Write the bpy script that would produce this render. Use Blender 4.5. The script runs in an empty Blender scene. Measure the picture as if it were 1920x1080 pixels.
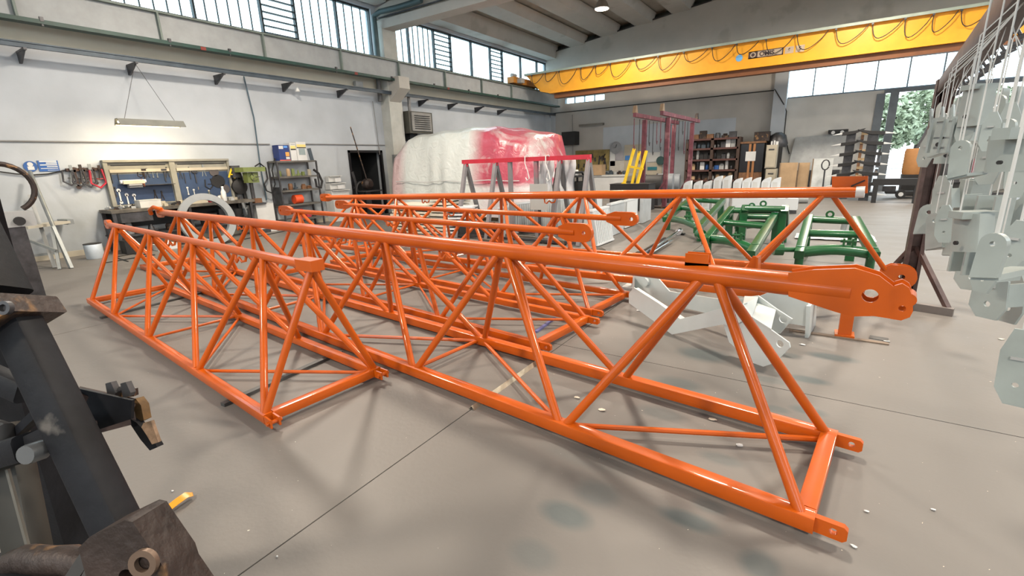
import bpy, math, random
from mathutils import Vector, Matrix
random.seed(7)
S = bpy.context.scene
C = S.collection
PI = math.pi
# ------------------------------------------------------------------ camera (1920x1080 frame, focal length 877 px)
FPX, YAW, PIT, ROL, H = 877.15, math.radians(-33.913), math.radians(14.956), math.radians(2.075), 1.65
_f = Vector((math.sin(YAW)*math.cos(PIT), math.cos(YAW)*math.cos(PIT), -math.sin(PIT)))
_r0 = Vector((math.cos(YAW), -math.sin(YAW), 0)); _d0 = _f.cross(_r0)
_r = _r0*math.cos(ROL) + _d0*math.sin(ROL); _d = _d0*math.cos(ROL) - _r0*math.sin(ROL)
EYE = Vector((0, 0, H))
cam = bpy.data.cameras.new('camera'); cam.sensor_width = 36; cam.lens = FPX/1920*36; cam.clip_start = .05; cam.clip_end = 400
co = bpy.data.objects.new('camera', cam); C.objects.link(co)
m3 = Matrix((_r, -_d, -_f)).transposed(); co.matrix_world = Matrix.Translation(EYE) @ m3.to_4x4()
S.camera = co
# ------------------------------------------------------------------ exposure, sky
S.view_settings.view_transform = 'Standard'; S.view_settings.look = 'None'; S.view_settings.gamma = 1
S.view_settings.use_curve_mapping = False; S.view_settings.exposure = -0.2
w = bpy.data.worlds.new('sky'); S.world = w; w.use_nodes = True
nt = w.node_tree; bg = nt.nodes['Background']
tc = nt.nodes.new('ShaderNodeTexCoord'); nz = nt.nodes.new('ShaderNodeTexNoise'); cr = nt.nodes.new('ShaderNodeValToRGB')
nz.inputs['Scale'].default_value = 1.6; nz.inputs['Detail'].default_value = 4
cr.color_ramp.elements[0].color = (.66, .86, 1, 1); cr.color_ramp.elements[1].color = (.93, .98, 1, 1)
cr.color_ramp.elements[0].position = .3; cr.color_ramp.elements[1].position = .65
nt.links.new(tc.outputs['Generated'], nz.inputs['Vector']); nt.links.new(nz.outputs['Fac'], cr.inputs['Fac'])
nt.links.new(cr.outputs['Color'], bg.inputs['Color']); bg.inputs['Strength'].default_value = SKY = 6.2

def area(name, loc, rot, sx, sy, power=0, col=(1, 1, 1), portal=False):
    l = bpy.data.lights.new(name, 'AREA'); l.shape = 'RECTANGLE'; l.size = sx; l.size_y = sy
    l.energy = power; l.color = col
    if portal: l.cycles.is_portal = True
    o = bpy.data.objects.new(name, l); o.location = loc; o.rotation_euler = rot; C.objects.link(o)
    return o
WX, BY, RX, RY = -13.7, 24.9, 9.5, -9.0          # left wall, back wall, right wall, rear wall
area('window_portal', (WX-.3, 8, 6.1), (0, -PI/2, 0), 1.7, 33, portal=True)
area('window_portal', (1.5, BY+.4, 2.6), (-PI/2, 0, 0), 10, 5.2, portal=True)
area('window_portal', (RX+.3, 8, 5.0), (0, PI/2, 0), 2.0, 30, portal=True)
area('window_portal', (-2, RY-.3, 4.9), (PI/2, 0, 0), 18, 2.2, portal=True)

# ------------------------------------------------------------------ measuring helpers: a picture point -> a point of the place
def ray(x, y): return _r*((x-960)/FPX) + _d*((y-540)/FPX) + _f
def on(x, y, ax, c):
    d = ray(x, y); return EYE + d*((c-EYE[ax])/d[ax])
def G(x, y, z=0.0): return on(x, y, 2, z)
def wl(x, y, off=0.0): return on(x, y, 0, WX+off)
def wb(x, y, off=0.0): return on(x, y, 1, BY-off)
def onpl(x, y, p0, n):
    d = ray(x, y); return EYE + d*((Vector(p0)-EYE).dot(n)/d.dot(n))
def dep(x, y, k): return EYE + ray(x, y)*k
V = Vector
ORD = 'first second third fourth fifth sixth seventh eighth ninth tenth eleventh twelfth thirteenth fourteenth fifteenth sixteenth seventeenth eighteenth nineteenth twentieth'.split()
ORD += ['twenty-'+o for o in ORD[:9]]
HUE = {'dark_steel': 'dark steel', 'galvanised_steel': 'pale metal', 'beige_paint': 'cream', 'rusty_brown_casting': 'rusty brown', 'grey_paint': 'grey', 'white_paper': 'white', 'cardboard': 'tan', 'black_rubber': 'black', 'olive_green': 'olive green', 'blue_grey_steel': 'blue-grey',
       'brown_wood': 'brown', 'red_paint': 'red', 'blue_print': 'blue', 'rusty_steel': 'rusty', 'worn_disc': 'worn dark', 'orange_grip': 'orange'}
# ------------------------------------------------------------------ materials
MATS = {}
def mat(name, col, rough=.6, metal=0., var=.12, scale=3., col2=None, bump=0., coat=0., bscale=None, trans=0., emit=None, spots=None):
    if name in MATS: return MATS[name]
    m = bpy.data.materials.new(name); m.use_nodes = True; n = m.node_tree; b = n.nodes['Principled BSDF']
    t = n.nodes.new('ShaderNodeTexCoord'); z = n.nodes.new('ShaderNodeTexNoise'); r = n.nodes.new('ShaderNodeValToRGB')
    z.inputs['Scale'].default_value = scale; z.inputs['Detail'].default_value = 5; z.inputs['Roughness'].default_value = .6
    a = [max(0, c*(1-var)) for c in col]; c2 = col2 or [min(1, c*(1+var)) for c in col]
    r.color_ramp.elements[0].color = (*a, 1); r.color_ramp.elements[1].color = (*c2, 1)
    r.color_ramp.elements[0].position = .35; r.color_ramp.elements[1].position = .68
    n.links.new(t.outputs['Object'], z.inputs['Vector']); n.links.new(z.outputs['Fac'], r.inputs['Fac'])
    out = r.outputs['Color']
    if spots:
        z2 = n.nodes.new('ShaderNodeTexNoise'); z2.inputs['Scale'].default_value = spots[1]; z2.inputs['Detail'].default_value = 6
        r2 = n.nodes.new('ShaderNodeValToRGB'); r2.color_ramp.elements[0].position = spots[2]; r2.color_ramp.elements[1].position = spots[2]+.08
        mx = n.nodes.new('ShaderNodeMix'); mx.data_type = 'RGBA'; mx.inputs['B'].default_value = (*spots[0], 1)
        n.links.new(t.outputs['Object'], z2.inputs['Vector']); n.links.new(z2.outputs['Fac'], r2.inputs['Fac'])
        n.links.new(r2.outputs['Color'], mx.inputs['Factor']); n.links.new(out, mx.inputs['A']); out = mx.outputs['Result']
    n.links.new(out, b.inputs['Base Color'])
    b.inputs['Roughness'].default_value = rough; b.inputs['Metallic'].default_value = metal
    b.inputs['Coat Weight'].default_value = coat; b.inputs['Coat Roughness'].default_value = .08
    b.inputs['Transmission Weight'].default_value = trans
    if emit: b.inputs['Emission Color'].default_value = (*emit[0], 1); b.inputs['Emission Strength'].default_value = emit[1]
    if bump:
        bp = n.nodes.new('ShaderNodeBump'); z3 = n.nodes.new('ShaderNodeTexNoise'); z3.inputs['Scale'].default_value = bscale or scale*6
        z3.inputs['Detail'].default_value = 4; bp.inputs['Strength'].default_value = bump; bp.inputs['Distance'].default_value = .02
        n.links.new(t.outputs['Object'], z3.inputs['Vector']); n.links.new(z3.outputs['Fac'], bp.inputs['Height']); n.links.new(bp.outputs['Normal'], b.inputs['Normal'])
    MATS[name] = m; return m
ORANGE = mat('orange_paint', (.49, .083, .002), .42, var=.06, scale=2, coat=.5, col2=(.55, .097, .003))
ORANGE.node_tree.nodes['Principled BSDF'].inputs['Specular IOR Level'].default_value = .25
GREEN = mat('green_paint', (.004, .085, .024), .35, var=.15, coat=.4)
YELLOW = mat('crane_yellow', (.75, .33, .012), .45, var=.06)
YEL2 = mat('bright_yellow', (.85, .58, .02), .4)
HANGP = mat('hanging_parts_paint', (.30, .34, .33), .42, var=.12, scale=4, coat=.1)
WHITEP = mat('white_parts_paint', (.55, .60, .60), .4, var=.05, coat=.2)
RADW = mat('radiator_white', (.64, .67, .69), .4, var=.03)
GALV = mat('galvanised_steel', (.25, .27, .27), .45, .5, var=.15)
STEEL = mat('dark_steel', (.07, .07, .075), .45, .6, var=.3, scale=6)
BLUEST = mat('blue_grey_steel', (.055, .075, .095), .5, .3, var=.2)
RUST = mat('rusty_steel', (.055, .035, .03), .6, .4, var=.4, scale=9, spots=((.16, .07, .03), 5, .56), bump=.15)
BLACKM = mat('black_machine_steel', (.010, .011, .014), .55, .0, var=.4, scale=4, spots=((.09, .085, .08), 7, .66), bump=.08, bscale=40)
BLACKM.node_tree.nodes['Principled BSDF'].inputs['Specular IOR Level'].default_value = .15
BROWNM = mat('rusty_brown_casting', (.032, .022, .019), .55, .3, var=.4, scale=7, spots=((.22, .12, .05), 8, .58), bump=.3)
MAROON = mat('maroon_primer', (.14, .035, .05), .6, var=.35, scale=6, spots=((.26, .12, .13), 3, .58))
BLACK = mat('black_rubber', (.012, .012, .013), .6)
BLKPL = mat('black_gloss', (.01, .01, .012), .25)
CHROME = mat('chrome', (.75, .77, .8), .12, 1., var=.03)
WOOD = mat('raw_wood', (.42, .30, .17), .7, var=.25, scale=8)
BROWNW = mat('brown_wood', (.17, .08, .035), .6, var=.3, scale=9)
CARD = mat('cardboard', (.42, .29, .17), .8, var=.1)
PAPER = mat('white_paper', (.60, .61, .61), .7, var=.04)
GREYP = mat('grey_paint', (.35, .36, .36), .5, var=.06)
LGREY = mat('light_grey_paint', (.55, .56, .55), .5, var=.06)
BEIGE = mat('beige_paint', (.42, .38, .30), .6, var=.08)
BLUEP = mat('blue_panel_paint', (.025, .05, .11), .5, var=.15)
BLUE = mat('blue_print', (.02, .09, .30), .5)
RED = mat('red_paint', (.42, .02, .04), .45, var=.15)
CONC = mat('precast_concrete', (.46, .445, .41), .8, var=.07, scale=.7, bump=.08, spots=((.38, .365, .33), .8, .60))
CONCD = mat('weathered_concrete', (.38, .37, .34), .85, var=.1, scale=1.5, bump=.1, spots=((.30, .29, .26), .9, .58))
DKGREEN = mat('dark_green_flange', (.008, .045, .035), .5, var=.25, scale=5)
TUBW = mat('tub_white', (.5, .5, .48), .5)
WHITE = mat('white_plastic', (.78, .79, .78), .45, var=.03)
def glassmat():
    m = bpy.data.materials.new('window_glass'); m.use_nodes = True; n = m.node_tree
    for x in list(n.nodes):
        if x.type != 'OUTPUT_MATERIAL': n.nodes.remove(x)
    o = n.nodes['Material Output']; a = n.nodes.new('ShaderNodeBsdfTransparent'); g = n.nodes.new('ShaderNodeBsdfGlossy'); x = n.nodes.new('ShaderNodeMixShader')
    z = n.nodes.new('ShaderNodeTexNoise'); z.inputs['Scale'].default_value = 2; r = n.nodes.new('ShaderNodeValToRGB')
    r.color_ramp.elements[0].color = (.70, .80, .82, 1); r.color_ramp.elements[1].color = (.92, .96, .96, 1)
    n.links.new(z.outputs['Fac'], r.inputs['Fac']); n.links.new(r.outputs['Color'], a.inputs['Color'])
    g.inputs['Roughness'].default_value = .2; x.inputs[0].default_value = .06
    n.links.new(a.outputs[0], x.inputs[1]); n.links.new(g.outputs[0], x.inputs[2]); n.links.new(x.outputs[0], o.inputs[0])
    return m
GLASS = glassmat()
# ------------------------------------------------------------------ mesh builder
class MB:
    def __init__(s): s.v = []; s.f = []
    def add(s, vs, fs):
        k = len(s.v); s.v += [Vector(a) for a in vs]; s.f += [tuple(i+k for i in f) for f in fs]; return s
    def box(s, c, d, rz=0.0):
        c = Vector(c); x, y, z = d[0]/2, d[1]/2, d[2]/2; cs, sn = math.cos(rz), math.sin(rz)
        vs = [c+Vector((a*x*cs-b*y*sn, a*x*sn+b*y*cs, e*z)) for a in (-1, 1) for b in (-1, 1) for e in (-1, 1)]
        return s.add(vs, [(0, 1, 3, 2), (4, 6, 7, 5), (0, 4, 5, 1), (2, 3, 7, 6), (0, 2, 6, 4), (1, 5, 7, 3)])
    def b2(s, lo, hi):
        lo, hi = Vector(lo), Vector(hi); return s.box((lo+hi)/2, hi-lo)
    def frame(s, p, q, up=None):
        p, q = Vector(p), Vector(q); a = (q-p).normalized(); u = Vector(up) if up is not None else (Vector((0, 0, 1)) if abs(a.z) < .95 else Vector((0, 1, 0)))
        b = u.cross(a).normalized(); c = a.cross(b); return p, q, b, c
    def sweep(s, p, q, prof, up=None, prof2=None):
        p, q, b, c = s.frame(p, q, up); n = len(prof); pr2 = prof2 or prof
        vs = [p+b*x+c*y for x, y in prof]+[q+b*x+c*y for x, y in pr2]
        return s.add(vs, [(i, (i+1) % n, (i+1) % n+n, i+n) for i in range(n)]+[tuple(range(n-1, -1, -1)), tuple(range(n, 2*n))])
    def bar(s, p, q, w, h, up=None, ch=0.0, w2=None, h2=None):
        def pr(w, h):
            x, y = w/2, h/2
            if not ch: return [(-x, -y), (x, -y), (x, y), (-x, y)]
            e = ch*.3
            return [(-x+ch, -y), (x-ch, -y), (x-e, -y+e), (x, -y+ch), (x, y-ch), (x-e, y-e), (x-ch, y), (-x+ch, y), (-x+e, y-e), (-x, y-ch), (-x, -y+ch), (-x+e, -y+e)]
        return s.sweep(p, q, pr(w, h), up, pr(w2 or w, h2 or h))
    def tube(s, p, q, r, r2=None, n=12):
        r2 = r if r2 is None else r2
        c = [(math.cos(2*PI*i/n), math.sin(2*PI*i/n)) for i in range(n)]
        return s.sweep(p, q, [(x*r, y*r) for x, y in c], None, [(x*r2, y*r2) for x, y in c])
    def path(s, pts, r, n=6, closed=False):
        pts = [Vector(p) for p in pts]; N = len(pts); vs = []; prev = None
        for i, p in enumerate(pts):
            a = (pts[(i+1) % N]-pts[i-1]) if closed else (pts[min(i+1, N-1)]-pts[max(i-1, 0)])
            a.normalize()
            if prev is None:
                u = Vector((0, 0, 1)) if abs(a.z) < .9 else Vector((1, 0, 0)); b = u.cross(a).normalized()
            else: b = (prev-a*prev.dot(a)).normalized()
            prev = b; c = a.cross(b)
            vs += [p+b*(r*math.cos(2*PI*k/n))+c*(r*math.sin(2*PI*k/n)) for k in range(n)]
        fs = []
        for i in range(N if closed else N-1):
            j = (i+1) % N
            fs += [(i*n+k, i*n+(k+1) % n, j*n+(k+1) % n, j*n+k) for k in range(n)]
        if not closed: fs += [tuple(range(n-1, -1, -1)), tuple(range((N-1)*n, N*n))]
        return s.add(vs, fs)
    def poly(s, pts, ext):      # planar polygon pushed along the vector ext, centred
        pts = [Vector(p) for p in pts]; e = Vector(ext)/2; n = len(pts)
        return s.add([p-e for p in pts]+[p+e for p in pts], [tuple(range(n-1, -1, -1)), tuple(range(n, 2*n))]+[(i, (i+1) % n, (i+1) % n+n, i+n) for i in range(n)])
    def ringpoly(s, c, ax1, ax2, ro, ri, th, n=32, k0=0, k1=None):    # flat ring in the plane ax1/ax2 with thickness along the normal
        c = Vector(c); a, b = Vector(ax1).normalized(), Vector(ax2).normalized(); nn = a.cross(b)*(th/2); vs = []
        for i in range(n):
            t = 2*PI*i/n; d = a*math.cos(t)+b*math.sin(t)
            vs += [c+d*ro-nn, c+d*ri-nn, c+d*ri+nn, c+d*ro+nn]
        fs = []
        for i in range(n):
            j = (i+1) % n
            for k in range(4): fs.append((i*4+k, i*4+(k+1) % 4, j*4+(k+1) % 4, j*4+k))
        return s.add(vs, fs)
    def holed(s, outer, c, r, ext, n=16):      # plate with one round hole; outer = points around c
        outer = [Vector(p) for p in outer]; c = Vector(c); e = Vector(ext)/2; nn = e.normalized()
        a = (outer[0]-c); a = (a-nn*a.dot(nn)).normalized(); b = nn.cross(a)
        def ang(p): d = p-c; return math.atan2(d.dot(b), d.dot(a))
        # outline sampled in the directions of a circle plus its own corners
        angs = sorted(set([round(ang(p), 5) for p in outer]+[round(-PI+2*PI*(k+.5)/n, 5) for k in range(n)])); O = []
        m = len(outer)
        for t in angs:
            d = a*math.cos(t)+b*math.sin(t); best = None
            for i in range(m):
                p, q = outer[i]-c, outer[(i+1) % m]-c
                p2, q2 = (p.dot(a), p.dot(b)), (q.dot(a), q.dot(b)); dx, dy = math.cos(t), math.sin(t)
                ex, ey = q2[0]-p2[0], q2[1]-p2[1]; den = dx*ey-dy*ex
                if abs(den) < 1e-12: continue
                k = (p2[0]*ey-p2[1]*ex)/den; u = (p2[0]*dy-p2[1]*dx)/den
                if k > 0 and -1e-4 <= u <= 1+1e-4 and (best is None or k < best): best = k
            O.append(c+d*(best or r*1.5))
        I = [c+(a*math.cos(t)+b*math.sin(t))*r for t in angs]; N = len(angs)
        vs = [p-e for p in O]+[p-e for p in I]+[p+e for p in O]+[p+e for p in I]; fs = []
        for i in range(N):
            j = (i+1) % N
            fs += [(i, i+N, j+N, j), (i+2*N, j+2*N, j+3*N, i+3*N), (i, j, j+2*N, i+2*N), (i+N, i+3*N, j+3*N, j+N)]
        return s.add(vs, fs)
    def lathe(s, base, prof, n=16, axis=(0, 0, 1)):
        base = Vector(base); ax = Vector(axis).normalized(); u = Vector((1, 0, 0)) if abs(ax.x) < .9 else Vector((0, 1, 0)); b = ax.cross(u).normalized(); c = ax.cross(b)
        m = len(prof); vs = []
        for i in range(n):
            t = 2*PI*i/n
            vs += [base+ax*h+(b*math.cos(t)+c*math.sin(t))*max(r, .0005) for r, h in prof]
        fs = [(i*m+k, ((i+1) % n)*m+k, ((i+1) % n)*m+k+1, i*m+k+1) for i in range(n) for k in range(m-1)]
        fs += [tuple(i*m for i in range(n-1, -1, -1)), tuple(i*m+m-1 for i in range(n))]
        return s.add(vs, fs)
    def build(s, name, m, parent=None, sharp=.7, smooth=True):
        off = Vector((0, 0, 0)) if parent is None else WLOC.get(parent.name, Vector((0, 0, 0)))
        me = bpy.data.meshes.new(name); me.from_pydata([tuple(v-off) for v in s.v], [], s.f); me.update()
        if m: me.materials.append(m)
        if smooth:
            me.polygons.foreach_set('use_smooth', [True]*len(me.polygons)); me.set_sharp_from_angle(angle=sharp)
        o = bpy.data.objects.new(name, me); C.objects.link(o)
        if parent is not None: o.parent = parent
        WLOC[o.name] = off
        return o
WLOC = {}
def tag(o, label=None, cat=None, group=None, kind=None):
    if label: o['label'] = label
    if cat: o['category'] = cat
    if group: o['group'] = group
    if kind: o['kind'] = kind
    return o
def thing(name, loc, label, cat, group=None):
    o = bpy.data.objects.new(name, None); o.location = loc; o.empty_display_size = .1; C.objects.link(o); WLOC[o.name] = Vector(loc)
    return tag(o, label, cat, group)
def single(name, mb, m, label, cat, group=None, base=None, **k):      # a thing that is one mesh
    if base is None:
        xs = [v.x for v in mb.v]; ys = [v.y for v in mb.v]; zs = [v.z for v in mb.v]; base = Vector(((min(xs)+max(xs))/2, (min(ys)+max(ys))/2, min(zs)))
    mb.v = [v-base for v in mb.v]; o = mb.build(name, m, None, **k); o.location = base; WLOC[o.name] = Vector(base)
    return tag(o, label, cat, group)
def struct(name, mb, m, parent=None, **k):
    o = mb.build(name, m, parent, **k)
    if parent is None: o['kind'] = 'structure'
    return o
def lettering(name, text, size, org, xdir, ydir, m, parent, depth=.004, align='LEFT', bold=0.0):
    c = bpy.data.curves.new(name, 'FONT'); c.body = text; c.size = size; c.extrude = depth/2; c.offset = bold; c.align_x = align; c.align_y = 'CENTER'
    t = bpy.data.objects.new(name, c); me = bpy.data.meshes.new_from_object(t); bpy.data.objects.remove(t)
    x, y = Vector(xdir).normalized(), Vector(ydir).normalized(); z = x.cross(y); off = WLOC.get(parent.name, Vector((0, 0, 0)))
    M = Matrix.Translation(Vector(org)-off) @ Matrix((x, y, z)).transposed().to_4x4(); me.transform(M); me.materials.clear(); me.materials.append(m)
    o = bpy.data.objects.new(name, me); C.objects.link(o); o.parent = parent; WLOC[o.name] = off; return o
def copy_tree(o, loc=None, rz=None, parent=None):
    c = o.copy(); C.objects.link(c)
    if parent is not None: c.parent = parent
    if loc is not None: c.location = loc
    if rz is not None: c.rotation_euler = (0, 0, rz)
    for ch in [x for x in KIDS(o)]: copy_tree(ch, parent=c)
    return c
def KIDS(o): return [x for x in C.objects if x.parent == o]
# ================================================================== THE SETTING
def floor_mat():
    m = bpy.data.materials.new('concrete_floor'); m.use_nodes = True; n = m.node_tree; b = n.nodes['Principled BSDF']; L = n.links.new
    t = n.nodes.new('ShaderNodeTexCoord')
    def noise(sc, det=6, dist=0.):
        z = n.nodes.new('ShaderNodeTexNoise'); z.inputs['Scale'].default_value = sc; z.inputs['Detail'].default_value = det; z.inputs['Distortion'].default_value = dist
        L(t.outputs['Object'], z.inputs['Vector']); return z.outputs['Fac']
    def ramp(src, p0, p1, c0=(0, 0, 0, 1), c1=(1, 1, 1, 1)):
        r = n.nodes.new('ShaderNodeValToRGB'); r.color_ramp.elements[0].position = p0; r.color_ramp.elements[1].position = p1
        r.color_ramp.elements[0].color = c0; r.color_ramp.elements[1].color = c1; L(src, r.inputs['Fac']); return r.outputs['Color']
    def mix(fac, a, bb, blend='MIX'):
        x = n.nodes.new('ShaderNodeMix'); x.data_type = 'RGBA'; x.blend_type = blend
        if isinstance(fac, float): x.inputs['Factor'].default_value = fac
        else: L(fac, x.inputs['Factor'])
        for k, v in (('A', a), ('B', bb)):
            if isinstance(v, tuple): x.inputs[k].default_value = v
            else: L(v, x.inputs[k])
        return x.outputs['Result']
    sep = n.nodes.new('ShaderNodeSeparateXYZ'); L(t.outputs['Object'], sep.inputs[0])
    mr = n.nodes.new('ShaderNodeMapRange'); mr.inputs['From Min'].default_value = -4.5; mr.inputs['From Max'].default_value = 1.2; L(sep.outputs['X'], mr.inputs['Value'])
    base = mix(mr.outputs[0], (.49, .60, .535, 1), (.80, .685, .535, 1))      # window and lamp tint painted into the slab: greener left, warmer right
    base = mix(ramp(noise(.9), .35, .7), base, mix(1.0, base, (.90, .90, .91, 1), 'MULTIPLY'))
    base = mix(ramp(noise(7, 8), .42, .62), base, mix(1.0, base, (.96, .96, .95, 1), 'MULTIPLY'))
    base = mix(ramp(noise(55, 3), .70, .76), base, (.42, .42, .40, 1))          # pale specks
    base = mix(ramp(noise(38, 3), .24, .20), base, (.16, .15, .14, 1))
    # soft dark teal blotches at set spots on the slab
    for (x, y, sx, sy, s) in DARK_BLOTCH:
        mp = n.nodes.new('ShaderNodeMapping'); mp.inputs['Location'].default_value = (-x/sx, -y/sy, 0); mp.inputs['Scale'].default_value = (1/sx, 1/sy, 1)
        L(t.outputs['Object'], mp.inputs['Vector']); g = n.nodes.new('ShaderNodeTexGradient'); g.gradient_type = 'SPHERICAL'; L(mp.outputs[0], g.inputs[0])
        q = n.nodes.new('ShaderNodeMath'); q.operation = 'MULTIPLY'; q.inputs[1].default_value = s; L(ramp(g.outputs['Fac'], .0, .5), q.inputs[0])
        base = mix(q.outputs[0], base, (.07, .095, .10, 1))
    L(base, b.inputs['Base Color'])
    rr = n.nodes.new('ShaderNodeMapRange'); rr.inputs['To Min'].default_value = .38; rr.inputs['To Max'].default_value = .62; L(noise(1.7), rr.inputs['Value']); L(rr.outputs[0], b.inputs['Roughness'])
    b.inputs['Specular IOR Level'].default_value = .35
    bp = n.nodes.new('ShaderNodeBump'); bp.inputs['Strength'].default_value = .12; bp.inputs['Distance'].default_value = .01; L(noise(30, 6), bp.inputs['Height']); L(bp.outputs[0], b.inputs['Normal'])
    return m
DARK_BLOTCH = []
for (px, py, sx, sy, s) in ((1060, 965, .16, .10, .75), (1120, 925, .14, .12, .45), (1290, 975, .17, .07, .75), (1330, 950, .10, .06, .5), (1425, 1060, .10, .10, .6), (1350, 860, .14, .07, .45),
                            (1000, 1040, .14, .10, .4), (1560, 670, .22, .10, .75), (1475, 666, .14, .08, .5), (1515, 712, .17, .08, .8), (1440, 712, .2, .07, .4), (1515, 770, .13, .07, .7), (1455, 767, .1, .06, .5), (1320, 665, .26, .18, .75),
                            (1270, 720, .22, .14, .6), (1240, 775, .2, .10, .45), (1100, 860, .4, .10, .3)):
    p = G(px, py); DARK_BLOTCH.append((p.x, p.y, sx, sy, s))
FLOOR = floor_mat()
# slabs with saw-cut joints between them
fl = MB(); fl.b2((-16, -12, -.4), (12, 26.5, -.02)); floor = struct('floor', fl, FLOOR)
xj = [-16, -11.9, -6.9, -1.9, 3.1, 8.1, 12]; yj = [-12, -6.3, -1.35, 3.62, 8.55, 13.5, 18.5, 26.5]
for i in range(len(xj)-1):
    for j in range(len(yj)-1):
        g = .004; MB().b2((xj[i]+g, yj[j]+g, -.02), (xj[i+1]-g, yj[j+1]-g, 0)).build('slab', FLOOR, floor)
def wall_mat(name, col, dirt, dirtz):
    m = bpy.data.materials.new(name); m.use_nodes = True; n = m.node_tree; b = n.nodes['Principled BSDF']; L = n.links.new
    t = n.nodes.new('ShaderNodeTexCoord'); sep = n.nodes.new('ShaderNodeSeparateXYZ'); L(t.outputs['Object'], sep.inputs[0])
    z = n.nodes.new('ShaderNodeTexNoise'); z.inputs['Scale'].default_value = .8; z.inputs['Detail'].default_value = 6; L(t.outputs['Object'], z.inputs['Vector'])
    r = n.nodes.new('ShaderNodeValToRGB'); r.color_ramp.elements[0].color = (*[c*.86 for c in col], 1); r.color_ramp.elements[1].color = (*col, 1); r.color_ramp.elements[0].position = .35; r.color_ramp.elements[1].position = .6
    L(z.outputs['Fac'], r.inputs['Fac'])
    mr = n.nodes.new('ShaderNodeMapRange'); mr.inputs['From Min'].default_value = dirtz; mr.inputs['From Max'].default_value = 0; L(sep.outputs['Z'], mr.inputs['Value'])
    z2 = n.nodes.new('ShaderNodeTexNoise'); z2.inputs['Scale'].default_value = 2.2; z2.inputs['Detail'].default_value = 7; L(t.outputs['Object'], z2.inputs['Vector'])
    mu = n.nodes.new('ShaderNodeMath'); mu.operation = 'MULTIPLY'; L(mr.outputs[0], mu.inputs[0]); L(z2.outputs['Fac'], mu.inputs[1])
    mx = n.nodes.new('ShaderNodeMix'); mx.data_type = 'RGBA'; L(mu.outputs[0], mx.inputs['Factor']); L(r.outputs['Color'], mx.inputs['A']); mx.inputs['B'].default_value = (*dirt, 1)
    L(mx.outputs['Result'], b.inputs['Base Color']); b.inputs['Roughness'].default_value = .8
    bp = n.nodes.new('ShaderNodeBump'); bp.inputs['Strength'].default_value = .15; bp.inputs['Distance'].default_value = .01; z3 = n.nodes.new('ShaderNodeTexNoise'); z3.inputs['Scale'].default_value = 14
    L(t.outputs['Object'], z3.inputs['Vector']); L(z3.outputs['Fac'], bp.inputs['Height']); L(bp.outputs[0], b.inputs['Normal'])
    return m
WALLP = wall_mat('white_wall_paint', (.455, .495, .54), (.24, .25, .235), 2.6)
WALLC = wall_mat('cream_band_paint', (.54, .50, .41), (.40, .38, .34), .1)
BACKP = wall_mat('back_wall_paint', (.44, .425, .40), (.26, .25, .23), 2.0)
BACKW = wall_mat('back_wall_white', (.60, .60, .58), (.35, .34, .31), 1.5)
WZ0, WZ1 = 5.3, 6.9
mw = MB()
mw.b2((WX-.3, RY, 0), (WX, 10.71, WZ0)).b2((WX-.3, 12.21, 0), (WX, BY+.3, WZ0)).b2((WX-.3, 10.71, 2.26), (WX, 12.21, WZ0))
mw.b2((WX-.3, RY, WZ1), (WX, BY+.3, 7.6))
wall_left = struct('wall_left', mw, WALLP)
MB().b2((WX, RY, 4.33), (WX+.03, BY, 4.74)).build('cream_band', WALLC, wall_left)
MB().b2((WX, RY, 4.27), (WX+.07, BY, 4.33)).build('ledge', WALLC, wall_left)
MB().b2((WX, RY, 0), (WX+.02, 10.6, .12)).build('skirting', BEIGE, wall_left)
# dark doorway in the left wall
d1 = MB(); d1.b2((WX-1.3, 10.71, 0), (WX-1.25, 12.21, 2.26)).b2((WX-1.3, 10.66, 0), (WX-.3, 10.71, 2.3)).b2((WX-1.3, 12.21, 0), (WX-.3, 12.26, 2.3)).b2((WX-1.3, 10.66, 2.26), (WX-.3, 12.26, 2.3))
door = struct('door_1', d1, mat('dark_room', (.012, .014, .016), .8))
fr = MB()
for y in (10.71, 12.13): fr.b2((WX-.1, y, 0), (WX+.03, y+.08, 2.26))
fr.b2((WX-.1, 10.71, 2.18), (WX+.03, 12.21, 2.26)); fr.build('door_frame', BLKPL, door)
# ---- left window bands: mullions, thin bars, louvre bars and panes
def window_band(name, cells, z0, z1):
    fr = MB(); lo, hi = cells[0][0], cells[-1][1]
    fr.b2((WX-.2, lo, z0-.0), (WX-.1, hi, z0+.05)); fr.b2((WX-.2, lo, z1-.06), (WX-.1, hi, z1))
    for a, b, k in cells: fr.b2((WX-.2, b-.025, z0), (WX-.08, b+.025, z1))
    fr.b2((WX-.2, lo, z0), (WX-.08, lo+.05, z1))
    win = struct(name, fr, mat('dark_window_steel', (.04, .05, .055), .5, .4))
    bars = 0
    for a, b, k in cells:
        if k == 'louvre':
            n = 9
            for i in range(1, n): MB().b2((WX-.19, a+.03, z0+(z1-z0)*i/n-.012), (WX-.09, b-.03, z0+(z1-z0)*i/n+.012)).build('louvre_bar', MATS['dark_window_steel'], win)
            for i in range(n): MB().b2((WX-.15, a+.03, z0+.01+(z1-z0)*i/n), (WX-.145, b-.03, z0+(z1-z0)*(i+1)/n-.01)).build('pane', GLASS, win)
        else:
            n = max(1, round((b-a)/.31)) if k == 'fine' else 1
            for i in range(n):
                y0 = a+(b-a)*i/n; y1 = a+(b-a)*(i+1)/n
                if i: MB().b2((WX-.17, y0-.012, z0), (WX-.13, y0+.012, z1)).build('glazing_bar', MATS['dark_window_steel'], win)
                MB().b2((WX-.15, y0+.008, z0+.03), (WX-.145, y1-.008, z1-.03)).build('pane', GLASS, win)
    return win
ys = [-8.6, -6.9, -5.2, -3.5, -1.8, -.1, 1.55, 3.1, 4.92, 6.67, 8.45, 9.5, 11.0, 12.35]
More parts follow.
